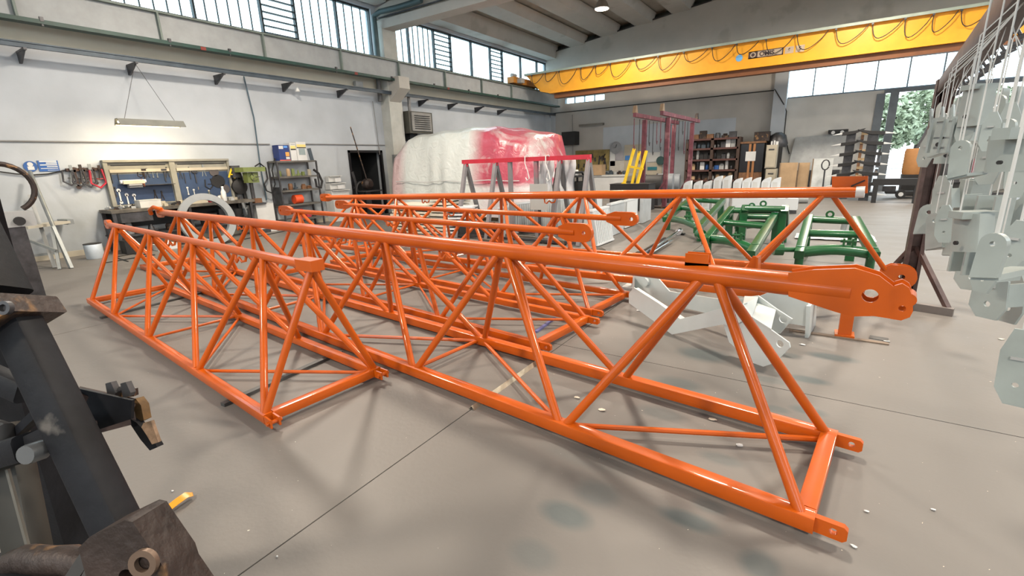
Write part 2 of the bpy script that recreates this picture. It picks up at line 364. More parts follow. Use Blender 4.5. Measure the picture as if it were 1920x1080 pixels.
cells = [(ys[i], ys[i+1], 'louvre' if i == 10 else ('fine' if i > 6 else 'plain')) for i in range(len(ys)-1)]
window_band('window_1', cells, WZ0, WZ1)
ys = [13.2, 14.17, 15.58, 16.6, 18.0, 19.43, 20.41, 22.08, 23.72, 24.7]
window_band('window_2', [(ys[i], ys[i+1], 'louvre' if i in (2, 5) else ('fine' if i < 2 else 'plain')) for i in range(len(ys)-1)], WZ0, WZ1)
mc = MB().b2((WX-.3, 12.35, WZ0), (WX, 13.2, WZ1)).b2((WX-.3, 24.7, WZ0), (WX, BY+.3, WZ1)).b2((WX-.3, RY, WZ0), (WX, -8.6, WZ1)); struct('trim_1', mc, WALLP)
# columns along the left wall with crane corbels
for y in (12.4, -1.0):
    cm = MB().b2((WX, y, 0), (WX+.42, y+.62, 6.25)); col = struct('trim_2', cm, mat('column_paint', (.46, .47, .44), .7, var=.08))
    MB().poly([(WX+.42, y+.3, 3.9), (WX+.42, y+.3, 4.68), (WX+.95, y+.3, 4.68), (WX+.95, y+.3, 4.3)], (0, .5, 0)).build('corbel', CONC, col)
mc = MB().b2((WX, BY-.55, 0), (WX+.35, BY, 4.26)); struct('trim_3', mc, WALLP)
# ---- back wall
DX0, DX1, DZ = 1.5, 6.4, 3.86
SX0, SX1, SZ0, SZ1 = -12.75, -10.4, 4.72, 5.02
mb = MB(); T = .3
mb.b2((WX-.3, BY, 0), (-2.1, BY+T, SZ0)).b2((WX-.3, BY, SZ1), (-2.1, BY+T, 6.45)).b2((WX-.3, BY, SZ0), (SX0, BY+T, SZ1)).b2((SX1, BY, SZ0), (-2.1, BY+T, SZ1))
wall_back = struct('wall_back', mb, BACKP)
MB().b2((-2.1, BY, 0), (DX0, BY+T, 3.93)).b2((DX1, BY, 0), (RX+.3, BY+T, 3.93)).build('wall_panel', BACKW, wall_back)
MB().b2((-10.45, BY-.008, 0), (-3.9, BY, 3.32)).build('white_painted_area', WALLP, wall_back)
# gable beam above, rising with the roof
def zroof(x): return 7.30+.118*(x+13.5) if x < -1.6 else 7.30+.118*(11.9)-.118*(x+1.6)
gb = MB().poly([(WX, BY-.2, 6.42), (RX, BY-.2, 6.42), (RX, BY-.2, zroof(RX)), (-1.6, BY-.2, zroof(-1.6)), (WX, BY-.2, zroof(WX))], (0, .4, 0))
beam = struct('trim_4', gb, CONC)
MB().poly([(WX-.3, BY+.15, 6.4), (RX, BY+.15, 6.4), (RX, BY+.15, zroof(RX)+.5), (-1.6, BY+.15, zroof(-1.6)+.5), (WX-.3, BY+.15, zroof(WX)+.5)], (0, .2, 0)).build('infill', mat('painted_shade_infill', (.10, .12, .11), .8, var=.3), beam)  # closes the gable top; shade of the recesses painted in as dark green-grey
MB().b2((WX, BY-.46, 6.38), (RX, BY-.38, 6.46)).build('conductor_rail', STEEL, beam)
cap = MB().bar((WX, BY-.43, zroof(WX)+.02), (-1.6, BY-.43, zroof(-1.6)+.02), .06, .05); cap.build('roof_flashing', STEEL, beam)
# pillar at the right of the back wall
pl = MB().b2((-2.42, BY-.45, 0), (-1.92, BY, 6.42)); pil = struct('trim_5', pl, WALLP)
# clerestory window of the back wall
wf = MB(); wf.b2((-1.92, BY+.05, 3.93), (RX, BY+.13, 3.99)).b2((-1.92, BY+.05, 6.36), (RX, BY+.13, 6.42))
xs = [wb(px, py).x for px, py in ((1527, 150), (1585, 143), (1645, 136), (1706, 132), (1772, 125))]; st = xs[-1]-xs[-2]
while xs[-1]+st < RX-.2: xs.append(xs[-1]+st)
xs = [-1.9]+xs+[RX]
for x in xs[1:-1]: wf.b2((x-.022, BY+.03, 3.93), (x+.022, BY+.14, 6.42))
w3 = struct('window_3', wf, mat('grey_window_frame', (.16, .21, .27), .5, .3))
for a, b in zip(xs[:-1], xs[1:]): MB().b2((a+.022, BY+.09, 3.98), (b-.022, BY+.095, 6.38)).build('pane', GLASS, w3)
wf = MB(); 
for i in range(5): x = SX0+(SX1-SX0)*i/4; wf.b2((x-.02, BY+.02, SZ0), (x+.02, BY+.12, SZ1))
w4 = struct('window_4', wf, MATS['grey_window_frame'])
for i in range(4): x = SX0+(SX1-SX0)*i/4; MB().b2((x+.02, BY+.08, SZ0), (x+(SX1-SX0)/4-.02, BY+.085, SZ1)).build('pane', GLASS, w4)
# big doorway with its steel frame and track
df = MB(); df.b2((DX0-.05, BY-.06, 3.80), (DX1, BY+.05, 3.93)).b2((DX0+.15, BY-.1, 0), (DX0+.42, BY+.02, 3.82)).b2((DX0-.28, BY-.05, 0), (DX0-.0, BY+.3, 3.8)).b2((DX1-.1, BY-.05, 0), (DX1, BY+.3, 3.8)).b2((3.05, BY-.03, 0), (3.16, BY+.05, 3.8))
dr = struct('door_2', df, mat('door_steel', (.13, .15, .17), .5, .3))
# ---- right and rear walls (outside the frame; they close the hall and let the daylight in)
mr = MB().b2((RX, RY, 0), (RX+.3, BY+.3, 4.0)).b2((RX, RY, 6.0), (RX+.3, BY+.3, 7.4))
for y in (RY, -2, 5, 12, 19): mr.b2((RX, y, 4.0), (RX+.3, y+.6, 6.0))
struct('wall_right', mr, WALLP)
mr = MB().b2((-11, RY-.3, 0), (7, RY, 3.8)).b2((WX-.3, RY-.3, 0), (-11, RY, 7)).b2((7, RY-.3, 0), (RX+.3, RY, 7)).b2((-11, RY-.3, 6.0), (7, RY, 7.0)).poly([(WX, RY-.15, 7), (RX, RY-.15, 7), (RX, RY-.15, zroof(RX)), (-1.6, RY-.15, zroof(-1.6)), (WX, RY-.15, zroof(WX))], (0, .3, 0))
for x in (-6.4, -2.2, 2.2): mr.b2((x, RY-.3, 3.8), (x+.5, RY, 6.0))
struct('wall_rear', mr, WALLP)
# ---- ceiling: precast slabs, hanging ribs, cross girder
rf = MB().poly([(WX-.3, 8, zroof(WX)+.32), (-1.6, 8, zroof(-1.6)+.32), (RX+.3, 8, zroof(RX)+.32), (RX+.3, 8, zroof(RX)+.6), (-1.6, 8, zroof(-1.6)+.6), (WX-.3, 8, zroof(WX)+.6)], (0, 34.6, 0))
ceiling = struct('ceiling', rf, CONCD)
def rib(x0, w, d, y0, y1, m, name='roof_rib', low=0.0):
    z = zroof(x0)+low; zt = zroof(x0)+.34
    MB().poly([(x0-w/2, 0, zt), (x0-w*.36, 0, z), (x0+w*.36, 0, z+.03), (x0+w/2, 0, zt+.02)], (0, y1-y0, 0)).shift((0, (y0+y1)/2, 0)).build(name, m, ceiling)
def shift(s, d):
    d = Vector(d); s.v = [v+d for v in s.v]; return s
MB.shift = shift
for bay, (y0, y1) in enumerate(((-8.9, -.8), (-.6, 12.5), (13.0, BY-.3))):
    x = -13.35; k = 0
    while x < RX-.3:
        rib(x, 1.15 if k else .75, .4, y0, y1, CONC, low=-.32 if k == 0 else -.05); x += 1.75 if k else 1.55; k += 1
gy = 12.42
for gy in (12.42, -1.0):
    g = MB().poly([(WX, gy+.25, 6.22), (RX, gy+.25, 6.22), (RX, gy+.25, zroof(RX)-.02), (-1.6, gy+.25, zroof(-1.6)-.02), (WX, gy+.25, zroof(WX)-.35)], (0, .26, 0))
    g.b2((WX, gy, 6.22), (RX, gy+.5, 6.50))
    gi = struct('trim_6', g, CONC)
    MB().bar((WX+.3, gy-.03, 6.55), (RX, gy-.03, 6.55), .04, .04).build('cable_duct', STEEL, gi)
# outside ground and hedge
struct('trim_7', MB().b2((-30, BY+.3, -.4), (40, 75, -.03)), mat('outside_yard', (.55, .56, .56), .9, var=.1, scale=1))
struct('trim_8', MB().b2((-60, -50, -.5), (60, RY-.3, -.1)).b2((RX+.3, RY-.3, -.5), (60, BY+.3, -.1)).b2((-60, RY-.3, -.5), (WX-1.4, 75, -.1)), MATS['outside_yard'])
# ================================================================== ORANGE LATTICE SECTIONS
def lattice(name, label, A, deg, L, W, hgt, z0, zl, rt, rb, rl, sq, apex, nodes, group, endpair=False, tend=.10, skip=()):
    """A: near end corner on the ground; the section runs away along -u."""
    u = V((math.cos(deg), math.sin(deg), 0)); n = V((-u.y, u.x, 0)); A = V(A)
    t = thing(name, (A.x, A.y, 0), label, 'truss', group)
    def zb(s): return z0+(zl-z0)*(-s/L)
    def near(s, dz=0): p = A+u*s; return V((p.x, p.y, zb(s)+sq/2+dz))
    def far(s, dz=0): p = A+u*s+n*W; return V((p.x, p.y, zb(s)+sq/2+dz))
    def top(s, dz=0): p = A+u*s+n*(W/2); return V((p.x, p.y, zb(s)+hgt+dz))
    up = (0, 0, 1)
    for f in (near, far): MB().bar(f(-L), f(.0), sq, sq, up, ch=.010).build('bottom_chord', ORANGE, t)
    T0, T1 = (apex[-1]-.35 if L < 6 else -L+.25), tend
    MB().tube(top(T0), top(T1), rt, n=24).build('top_chord', ORANGE, t)
    for s in (-sq/2, -L+sq/2): MB().bar(near(s)+n*sq/2, far(s)-n*sq/2, sq, sq*.98, up, ch=.008).build('end_beam', ORANGE, t)
    for a in apex:
        for f in (near, far):
            sgn = 1 if f is far else -1
            lo = max([x for x in nodes if x < a], default=None); hi = min([x for x in nodes if x > a], default=None)
            for x, e in ((lo, -1), (hi, 1)):
                if x is None or (a, sgn, e) in skip: continue
                x2 = x-e*.03 if -L < x < 0 else x-e*.06
                MB().tube(f(x2, sq*.3), top(a+e*.05, -rt*.6)+n*sgn*rt*.35, rb, n=12).build('brace', ORANGE, t)
    if endpair:
        for f in (near, far): MB().tube(f(-.04, sq*.3), top(.02, -rt*.5), rb, n=12).build('brace', ORANGE, t)
        for f in (near, far):
            if nodes[-1] > apex[-1]: MB().tube(f(nodes[-1], sq*.3), top(apex[-1], -rt), rb, n=12).build('brace', ORANGE, t)
    for k in range(1, len(nodes)):      # flat lacing in the bottom plane
        x, x1 = nodes[k], nodes[k-1]
        if k % 2: MB().tube(near(x, -.005)+n*sq*.4, far(x1-.05, -.005)-n*sq*.4, rl, n=8).build('lacing', ORANGE, t)
        else:
            MB().tube(far(x+.06, -.005)-n*sq*.4, near(x1-.05, -.005)+n*sq*.4, rl, n=8).build('lacing', ORANGE, t)
            MB().tube(far(x-.04, -.005)-n*sq*.4, near(x-.04, -.005)+n*sq*.4, rl, n=8).build('lacing', ORANGE, t)
    return t, near, far, top, u, n
def lug(t, p, u, n, wid, ln, th, hole, nm='lug', taper=.35, m=None):
    """rounded plate reaching from p along u, wid high, with a hole near the end"""
    up = V((0, 0, 1)); r = wid/2; pts = [p-u*ln*taper+up*wid*.28, p+up*r]
    for k in range(9): a = PI/2-PI*k/8; pts.append(p+u*(ln-r)+u*r*math.cos(a)+up*r*math.sin(a))
    pts += [p-up*r, p-u*ln*taper-up*wid*.28]
    return MB().holed(pts, p+u*(ln-r), hole, n*th, n=20).build(nm, m or ORANGE, t)
def eye(t, p, u, n, sq, two=False):      # bottom chord end eye: flat tongue with a hole
    up = V((0, 0, 1)); h = sq*.92; c = p+u*.05
    pts = [c-u*.06-up*h/2, c+u*.055-up*h/2, c+u*.07-up*h*.3, c+u*.07+up*h*.3, c+u*.055+up*h/2, c-u*.06+up*h/2]
    for k in ((-1, 1) if two else (0,)): MB().holed(pts, c+u*.02, .016, n*(.014 if two else .03), n=12).shift(n*k*.025).build('end_eye', ORANGE, t)
P5 = [0, -1.33, -2.72, -4.08, -5.3]
AP5 = [-.73, -2.22, -3.55, -5.0]
NL = [-.0]+[-1.33-1.42*k for k in range(7)]
AL = [-.64]+[-2.10-1.45*k for k in range(6)]
# A: the long one in front
tA, nearA, farA, topA, uA, nA = lattice('lattice_boom_section', 'long orange lattice boom section in front, thick top tube across the whole view', (.12, 2.15, 0), math.radians(-6.1), 10.6, .80, 1.005, .03, -.0, .057, .027, .017, .080, AL, NL, None, tend=-.02)
UP = V((0, 0, 1))
def plpts(px, p0, n): return [onpl(x, y, p0, n) for x, y in px]
# fork end of A: two big gusset plates over the tube
mid = nearA(0)+nA*.4
for k in (-.045, .045):
    body = plpts([(1482, 508), (1530, 502), (1605, 499), (1650, 513), (1676, 533), (1684, 560), (1672, 592), (1640, 587), (1600, 588), (1570, 580), (1482, 551)], mid, nA)
    MB().holed(body, onpl(1633, 550, mid, nA), .030, nA*.012, n=20).shift(nA*k).build('gusset_plate', ORANGE, tA)
    ear = plpts([(1668, 545), (1678, 531), (1692, 527), (1705, 535), (1711, 552), (1712, 578), (1706, 589), (1690, 595), (1670, 592)], mid, nA)
    MB().holed(ear, onpl(1692, 573, mid, nA), .013, nA*.012, n=14).shift(nA*k).build('fork_ear', ORANGE, tA)
MB().tube(topA(.18)-nA*.05, topA(.18)+nA*.05, .028, n=16).build('fork_web', ORANGE, tA)
c = topA(-.71); MB().b2(c+V((-.06, -.030, .04)), c+V((.06, -.022, .112))).b2(c+V((-.06, .022, .04)), c+V((.06, .030, .112))).b2(c+V((-.06, -.03, .04)), c+V((.06, .03, .062))).build('saddle_bracket', ORANGE, tA)
for f in (nearA, farA): eye(tA, f(.0), uA, nA, .08)
lug(tA, topA(-10.3), -uA, nA, .19, .26, .05, .03)
MB().path([topA(-10.2)+V((0, -.02, .05)), topA(-10.35)+V((0, -.09, .1)), topA(-10.5)+V((0, -.12, .05)), topA(-10.56)+V((0, -.1, -.03))], .035, 8).build('bent_hook', ORANGE, tA)
def hook(t, p, u, nm='cable_hook'):
    MB().path([p, p+u*.02+V((0, -.02, -.05)), p+u*.06+V((0, -.03, -.06)), p+u*.10+V((0, -.02, -.02)), p+u*.14+V((0, -.02, -.05)), p+u*.19+V((0, -.01, -.04)), p+u*.2], .011, 6).build(nm, ORANGE, t)
for s in (-6.9, -4.4, -2.8): hook(tA, topA(s, -.055), uA)
# B: short one at the left front
tB, nearB, farB, topB, uB, nB = lattice('lattice_boom_section', 'short orange lattice boom section nearest the left, ending at a bolted cross beam', (-2.93, 1.405, 0), math.radians(-5.3), 5.2, .86, .995, .03, .03, .034, .025, .014, .07, AP5, [0, -1.28, -2.62, -3.95, -5.1], None, endpair=True)
for f in (nearB, farB):
    p = f(.0)
    for k in (-.028, .028): MB().box(p+uB*.05+nB*k, (.09, .012, .06), math.radians(-5.3)).build('clevis_plate', ORANGE, tB)
    MB().tube(p+uB*.07-nB*.05, p+uB*.07+nB*.05, .014, n=10).build('bolt', ORANGE, tB)
MB().b2(topB(.02)+V((-.10, -.05, -.03)), topB(.02)+V((.08, .05, .045))).build('end_block', ORANGE, tB)
lug(tB, topB(-5.35), -uB, nB, .12, .16, .05, .02)
for s in (-5.0, -2.9, -1.2): hook(tB, topB(s, -.03), uB)
# C and D: middle pair
tC, nearC, farC, topC, uC, nC = lattice('lattice_boom_section', 'orange lattice boom section just behind the long front one, thick-holed end lug', (-1.99, 3.38, 0), math.radians(-6.1), 5.3, .85, 1.0, .03, .03, .034, .025, .014, .07, AP5, P5, None)
lug(tC, topC(.02), uC, nC, .165, .26, .04, .018)
tD, nearD, farD, topD, uD, nD = lattice('lattice_boom_section', 'orange lattice boom section with a clear round hole in its end lug', (-1.96, 4.47, 0), math.radians(-6.1), 5.3, .82, 1.0, .03, .03, .032, .024, .014, .07, [x+.02 for x in AP5], P5, None)
lug(tD, topD(.02), uD, nD, .145, .27, .04, .022)
for t, top, f1, f2, u, n in ((tC, topC, nearC, farC, uC, nC), (tD, topD, nearD, farD, uD, nD)):
    lug(t, top(-5.3), -u, n, .15, .32, .05, .02)
    for f in (f1, f2): eye(t, f(0), u, n, .07)
    hook(t, top(-2.7, -.03), u)
# E: the far long one, raised at its right end on a leg
tE, nearE, farE, topE, uE, nE = lattice('lattice_boom_section', 'rear long orange lattice boom section carrying a slotted plate on top', (.30, 5.05, 0), math.radians(-6.1), 10.3, 1.40, .99, .27, .03, .055, .026, .016, .08,
    [-.36, -1.82, -3.24, -4.72, -6.1, -7.5, -8.9], [0.05, -1.1, -2.55, -3.95, -5.4, -6.8, -8.2, -9.6], None, tend=-.13, skip=((-.36, -1, 1), (-.36, 1, 1)))
MB().tube(farE(.20, .03), topE(-.33, -.03)+nE*.02, .026, n=12).build('brace', ORANGE, tE)
MB().bar(farE(-.1), farE(.26), .08, .08, UP).build('chord_extension', ORANGE, tE)
me = nearE(0)+nE*.7
flag = plpts([(1560, 331), (1628, 330), (1627, 362), (1560, 366)], me, nE)
sl = plpts([(1596, 349), (1622, 338)], me, nE)
MB().poly(flag, nE*.016).build('slotted_plate', ORANGE, tE)
MB().bar(sl[0]-nE*.010, sl[1]-nE*.010, .012, .032, nE).shift((0, -.0, 0)).build('slot', BLACK, tE)
MB().tube(topE(-.14), topE(-.07), .0565, n=20).build('masked_tube_end', PAPER, tE)
legp = nearE(-.02); MB().b2((legp.x-.05, legp.y-.05, .02), (legp.x+.05, legp.y+.05, legp.z)).b2((legp.x-.075, legp.y-.075, .006), (legp.x+.075, legp.y+.075, .028)).build('support_leg', ORANGE, tE)
legp = farE(-.02); MB().b2((legp.x-.05, legp.y-.05, .02), (legp.x+.05, legp.y+.05, legp.z)).build('support_leg', ORANGE, tE)
for k in (-.04, .04): lug(tE, farE(.22)+nE*k, uE, nE, .26, .24, .014, .03)
for f in (nearE,): 
    p = f(-.85); MB().poly([p+UP*.03-uE*.14, p+UP*.03+uE*.06, p+UP*.38+uE*.05, p+UP*.38+uE*.0], nE*.02).poly([p+UP*.03+uE*.06, p+UP*.03+uE*.075, p+UP*.38+uE*.06, p+UP*.38+uE*.04], nE*.12).build('stiffener', ORANGE, tE)
    p = f(-1.35); MB().b2(p+V((-.012, -.03, .03)), p+V((.012, .03, .16))).build('stop_tab', ORANGE, tE)
lug(tE, topE(-10.0), -uE, nE, .17, .34, .06, .02)
for s in (-3.9, -6.7): hook(tE, topE(s, -.055), uE)
# small orange upright ends beside D's left end
# support strips on the floor under the sections
def angle_strip(p, q, w, m, label, grp=None, h=.028):
    p, q = V(p), V(q); mb = MB(); a = (q-p).normalized(); s = V((-a.y, a.x, 0))*w/2
    vs = []
    for e in (p, q):
        vs += [e-s, e+UP*h, e+s, e+s*.8, e+UP*(h-.004), e-s*.8]
    mb.add(vs, [(0, 1, 7, 6), (1, 2, 8, 7), (2, 3, 9, 8), (3, 4, 10, 9), (4, 5, 11, 10), (5, 0, 6, 11), (0, 5, 4, 1), (1, 4, 3, 2), (6, 7, 10, 11), (7, 8, 9, 10)])
    return single('steel_strip', mb, m, label, 'strip', smooth=False)
def flat_strip(p, q, w, m, label, h=.026):
    return single('steel_strip', MB().bar(V(p)+UP*h/2, V(q)+UP*h/2, w, h), m, label, 'strip', smooth=False)
angle_strip(G(884, 768), G(1012, 676), .05, mat('bare_angle_iron', (.36, .33, .26), .45, .5, var=.2, scale=12), 'bare folded steel strip on the floor under the front boom section')
flat_strip(G(418, 762), G(640, 662), .05, mat('dark_flat_bar', (.09, .095, .095), .5, .5, var=.3), 'dark steel strip under the left section, beside its bolted cross beam')
flat_strip(G(189, 598), G(420, 540), .045, MATS['dark_flat_bar'], 'dark steel strip poking out under the left section far from its cross beam')
flat_strip(G(1480, 620, 0), G(1666, 646, 0), .05, mat('worn_flat_bar', (.22, .17, .13), .6, .4, var=.25), 'worn steel strip under the leg of the rear boom section', h=.012)
flat_strip(G(1630, 632), G(1665, 638), .09, MATS['dark_flat_bar'], 'short dark steel plate on the floor right of the orange support leg', h=.006)
flat_strip(G(1005, 624), G(1040, 598), .03, mat('blue_marked_bar', (.12, .13, .3), .4), 'narrow blue and white bar under the middle boom sections', h=.02)
# ================================================================== THINGS ON THE FLOOR OF THE HALL
# ---- white painted bracket lying under the front section
p0 = G(1261, 627); p1 = G(1430, 688); nb = (p1-p0).cross(UP).normalized(); nb = nb if nb.y > 0 else -nb
tw = thing('arm_bracket', (p0.x, p0.y, 0), 'white painted forked arm bracket lying on the floor behind the front boom section', 'bracket')
def P2(px): return plpts(px, p0, nb)
arm = [(1180, 568), (1180, 550), (1189, 539), (1235, 568), (1276, 598), (1357, 578), (1393, 570), (1410, 594), (1372, 612), (1355, 608), (1261, 627)]
big = [(1355, 608), (1357, 578), (1393, 570), (1410, 594), (1478, 643), (1480, 652), (1451, 681), (1430, 688), (1414, 684), (1366, 642)]
MB().poly(P2(arm), nb*.014).build('side_plate', WHITEP, tw)
hp = onpl(1461, 645, p0, nb); MB().holed(P2(big), hp, .028, nb*.014).shift(nb*.015).build('pivot_plate', WHITEP, tw)
q0 = p0+nb*.42
MB().poly(plpts([(1186, 540), (1188, 512), (1229, 515), (1256, 546), (1351, 561), (1400, 560), (1396, 580), (1340, 590), (1250, 570)], q0, nb), nb*.014).build('side_plate', WHITEP, tw)
rb = plpts([(1396, 557), (1422, 554), (1455, 578), (1486, 598), (1463, 625), (1440, 622), (1400, 590)], q0, nb)
MB().holed(rb, onpl(1469, 598, q0, nb), .035, nb*.014).build('pivot_plate', WHITEP, tw)
def web(a, b, nm='web_plate'):       # sheet joining the near and far side plates
    A0, B0 = onpl(*a[0], p0, nb), onpl(*b[0], p0, nb); A1, B1 = onpl(*a[1], q0, nb), onpl(*b[1], q0, nb)
    m = MB().add([A0, B0, B1, A1, A0-UP*.012, B0-UP*.012, B1-UP*.012, A1-UP*.012], [(0, 1, 2, 3), (7, 6, 5, 4), (0, 4, 5, 1), (1, 5, 6, 2), (2, 6, 7, 3), (3, 7, 4, 0)]); m.build(nm, WHITEP, tw, smooth=False)
web(((1410, 594), (1396, 557)), ((1446, 617), (1455, 580)))
web(((1393, 570), (1396, 555)), ((1410, 594), (1422, 556)))
web(((1189, 560), (1188, 540)), ((1189, 541), (1190, 520)))
a, b = onpl(1189, 541, p0, nb), onpl(1276, 598, p0, nb); MB().add([a, b, b+nb*.06, a+nb*.06, a-UP*.01, b-UP*.01, b+nb*.06-UP*.01, a+nb*.06-UP*.01], [(0, 1, 2, 3), (7, 6, 5, 4), (0, 4, 5, 1), (1, 5, 6, 2), (2, 6, 7, 3), (3, 7, 4, 0)]).build('flange', WHITEP, tw, smooth=False)
a, b = onpl(1276, 598, p0, nb), onpl(1393, 570, p0, nb); MB().add([a, b, b+nb*.06, a+nb*.06, a-UP*.01, b-UP*.01, b+nb*.06-UP*.01, a+nb*.06-UP*.01], [(0, 1, 2, 3), (7, 6, 5, 4), (0, 4, 5, 1), (1, 5, 6, 2), (2, 6, 7, 3), (3, 7, 4, 0)]).build('flange', WHITEP, tw, smooth=False)
MB().tube(onpl(1215, 528, q0, nb)-nb*.05, onpl(1215, 528, q0, nb)-nb*.01, .045, n=16).build('boss', WHITEP, tw)
# ---- second white piece behind it: box with a flange foot
b0 = G(1514, 630); tx = thing('box_bracket', (b0.x, b0.y, 0), 'white painted boxy bracket with a narrow flange foot, behind the forked white bracket', 'bracket')
nv = V((.106, .994, 0))
MB().poly(plpts([(1424, 555), (1450, 545), (1477, 547), (1480, 554), (1516, 568), (1515, 612), (1490, 608), (1440, 600)], b0, nv), nv*.012).build('side_plate', WHITEP, tx)
MB().poly(plpts([(1424, 555), (1450, 545), (1477, 547), (1480, 554), (1516, 568), (1515, 612), (1490, 608), (1440, 600)], b0, nv), nv*.012).shift(nv*.3).build('side_plate', WHITEP, tx)
MB().poly(plpts([(1514, 571), (1522, 571), (1518, 630), (1511, 630)], b0, nv), nv*.42).shift(nv*.15).build('flange_foot', WHITEP, tx)
a = plpts([(1450, 545), (1477, 547)], b0, nv); MB().add([a[0], a[1], a[1]+nv*.3, a[0]+nv*.3, a[0]-UP*.01, a[1]-UP*.01, a[1]+nv*.3-UP*.01, a[0]+nv*.3-UP*.01], [(0, 1, 2, 3), (7, 6, 5, 4), (0, 4, 5, 1), (1, 5, 6, 2), (2, 6, 7, 3), (3, 7, 4, 0)]).build('top_plate', WHITEP, tx, smooth=False)
b0 = onpl(1230, 508, (0, 5.55, 0), nv); g0 = G(1230, 545)
t = thing('channel_bracket', (g0.x, g0.y, 0), 'flat-topped white painted channel behind the left end of the forked white bracket', 'bracket')
MB().b2((g0.x-.42, g0.y-.1, 0), (g0.x+.1, g0.y+.1, .03)).build('base', WHITEP, t)
MB().b2((g0.x-.32, g0.y-.02, .03), (g0.x-.0, g0.y+.0, .36)).b2((g0.x-.34, g0.y-.06, .35), (g0.x+.02, g0.y+.06, .37)).build('upright', WHITEP, t)
# ---- green implement frames
def green_frame(label, NL, NR, FL, FR, zn, zf, grp=None, hub=True, ring=False):
    nl, nr, fl, f2 = G(*NL, zn), G(*NR, zn), G(*FL, zf), G(*FR, zf); c = (nl+nr)/2
    t = thing('green_chassis', (c.x, c.y, 0), label, 'frame', 'green implement frames')
    ex = (nr-nl).normalized()
    for a, b in ((nl, fl), (nr, f2)): MB().bar(a, b, .12, .12, UP, ch=.012).build('side_beam', GREEN, t)
    for k, r in ((.12, .075), (.55, .055), (.95, .055)):
        a, b = nl.lerp(fl, k), nr.lerp(f2, k)
        if k == .12:
            pts = []
            for i in range(13):
                q = i/12; z = .05*math.sin(PI*q); pts.append(a.lerp(b, q)+UP*(z-.04))
            MB().path(pts, r, 10).build('arched_crossmember', GREEN, t)
        else: MB().tube(a, b, r, n=14).build('cross_tube', GREEN, t)
    for a, s in ((nl.lerp(fl, .12), -1), (nr.lerp(f2, .12), 1)):
        MB().tube((a.x, a.y, 0.0), (a.x, a.y, a.z+.06), .055, n=14).build('hub_post', GREEN, t)
        if hub and s < 0:
            MB().tube(a, a+ex*s*.26, .035, n=10).tube(a+ex*s*.22, a+ex*s*.34, .085, n=12).build('stub_axle', GREEN, t)
    for a in (fl, f2):
        a = a-(fl-nl).normalized()*.12
        MB().b2((a.x-.06, a.y-.06, 0), (a.x+.06, a.y+.06, a.z)).build('rear_leg', GREEN, t)
    a, b = nl.lerp(fl, .12), nr.lerp(f2, .12)
    for q in (.6, .72): p = a.lerp(b, q); MB().b2(p+V((-.012, -.05, 0)), p+V((.012, .05, .17))).build('lug_plate', GREEN, t)
    p = a.lerp(b, .66); MB().tube(p+V((-.09, 0, .13)), p+V((.09, 0, .13)), .02, n=8).build('pin', GREEN, t)
    a, b = nl.lerp(fl, .95), nr.lerp(f2, .95)
    p = a.lerp(b, .45)+UP*.09; MB().ringpoly(p, (1, 0, 0), (0, 0, 1), .06, .03, .025, n=18).build('lifting_eye', GREEN, t)
    return t
green_frame('green implement frame on the right, under the slotted end of the rear boom section', (1498, 478), (1640, 480), (1517, 408), (1603, 412), .28, .62)
green_frame('green implement frame in the middle, its square beam end nearest the front', (1322, 452), (1407, 478), (1372, 392), (1460, 392), .28, .62)
green_frame('green implement frame on the left, beside the chrome cylinder', (1247, 412), (1306, 432), (1296, 373), (1356, 376), .26, .6)
green_frame('green implement frame at the back, seen behind the middle one', (1383, 424), (1472, 428), (1398, 389), (1472, 390), .26, .7, hub=False)
# ---- hydraulic cylinder on the floor
a, b = G(1203, 478, .07), G(1274, 434, .07); d = (b-a).normalized()
t = thing('hydraulic_cylinder', (a.x, a.y, 0), 'black hydraulic cylinder with a polished chrome rod lying left of the green frames', 'cylinder')
MB().tube(a, a.lerp(b, .55), .065, n=18).build('barrel', BLKPL, t); MB().tube(a.lerp(b, .1)+V((.07, -.04, .03)), b+V((.0, -.0, .02)), .028, n=16).build('rod', CHROME, t)
MB().tube(b-d*.12, b+d*.03, .07, n=16).build('end_cap', CHROME, t); MB().tube(a+V((.10, -.02, .0)), a.lerp(b, .6)+V((.12, -.02, .0)), .018, n=10).build('feed_pipe', CHROME, t)
MB().b2(a-V((.09, .06, .07)), a+V((.05, .06, .05))).build('clevis', BLKPL, t); MB().b2(b-V((.06, .06, .07)), b+V((.12, .04, -.03))).build('foot', BLKPL, t)
# ---- loose paint chips and scraps
scrapm = mat('dry_scrap', (.62, .56, .46), .8, var=.15)
def scrap(px, py, s, label, m=scrapm, cat='scrap', pts=None, cur=.25):
    g = G(px, py); mb = MB(); n = 7; R = random.Random(int(px*7+py)); ring = []
    for i in range(n): a = 2*PI*i/n; r = s*(.6+.5*R.random()); ring.append(g+V((r*math.cos(a)*1.2, r*math.sin(a)*.8, .003+cur*s*R.random())))
    mb.add(ring+[g+UP*.004]+[p+UP*.003 for p in ring]+[g+UP*(.008+cur*s*.3)], [(i, n, (i+1) % n) for i in range(n)]+[(n+1+i, n+1+(i+1) % n, 2*n+1) for i in range(n)]+[(i, (i+1) % n, n+1+(i+1) % n, n+1+i) for i in range(n)])
    return single('paper_scrap', mb, m, label, cat, smooth=False)
scrap(1083, 747, .022, 'small curled paper scrap inside the front section, above the rounder one')
scrap(1128, 770, .024, 'round crumpled paper scrap between the bottom tubes of the front section')
scrap(1336, 788, .028, 'long curled paper scrap beside the far bottom tube of the front section')
scrap(1386, 836, .02, 'pale paper scrap below the last lacing bar of the front section', PAPER)
scrap(1504, 647, .022, 'white splinter on the floor right of the white bracket plate', PAPER)
scrap(1663, 641, .025, 'white shred at the tip of the dark plate near the orange leg', PAPER)
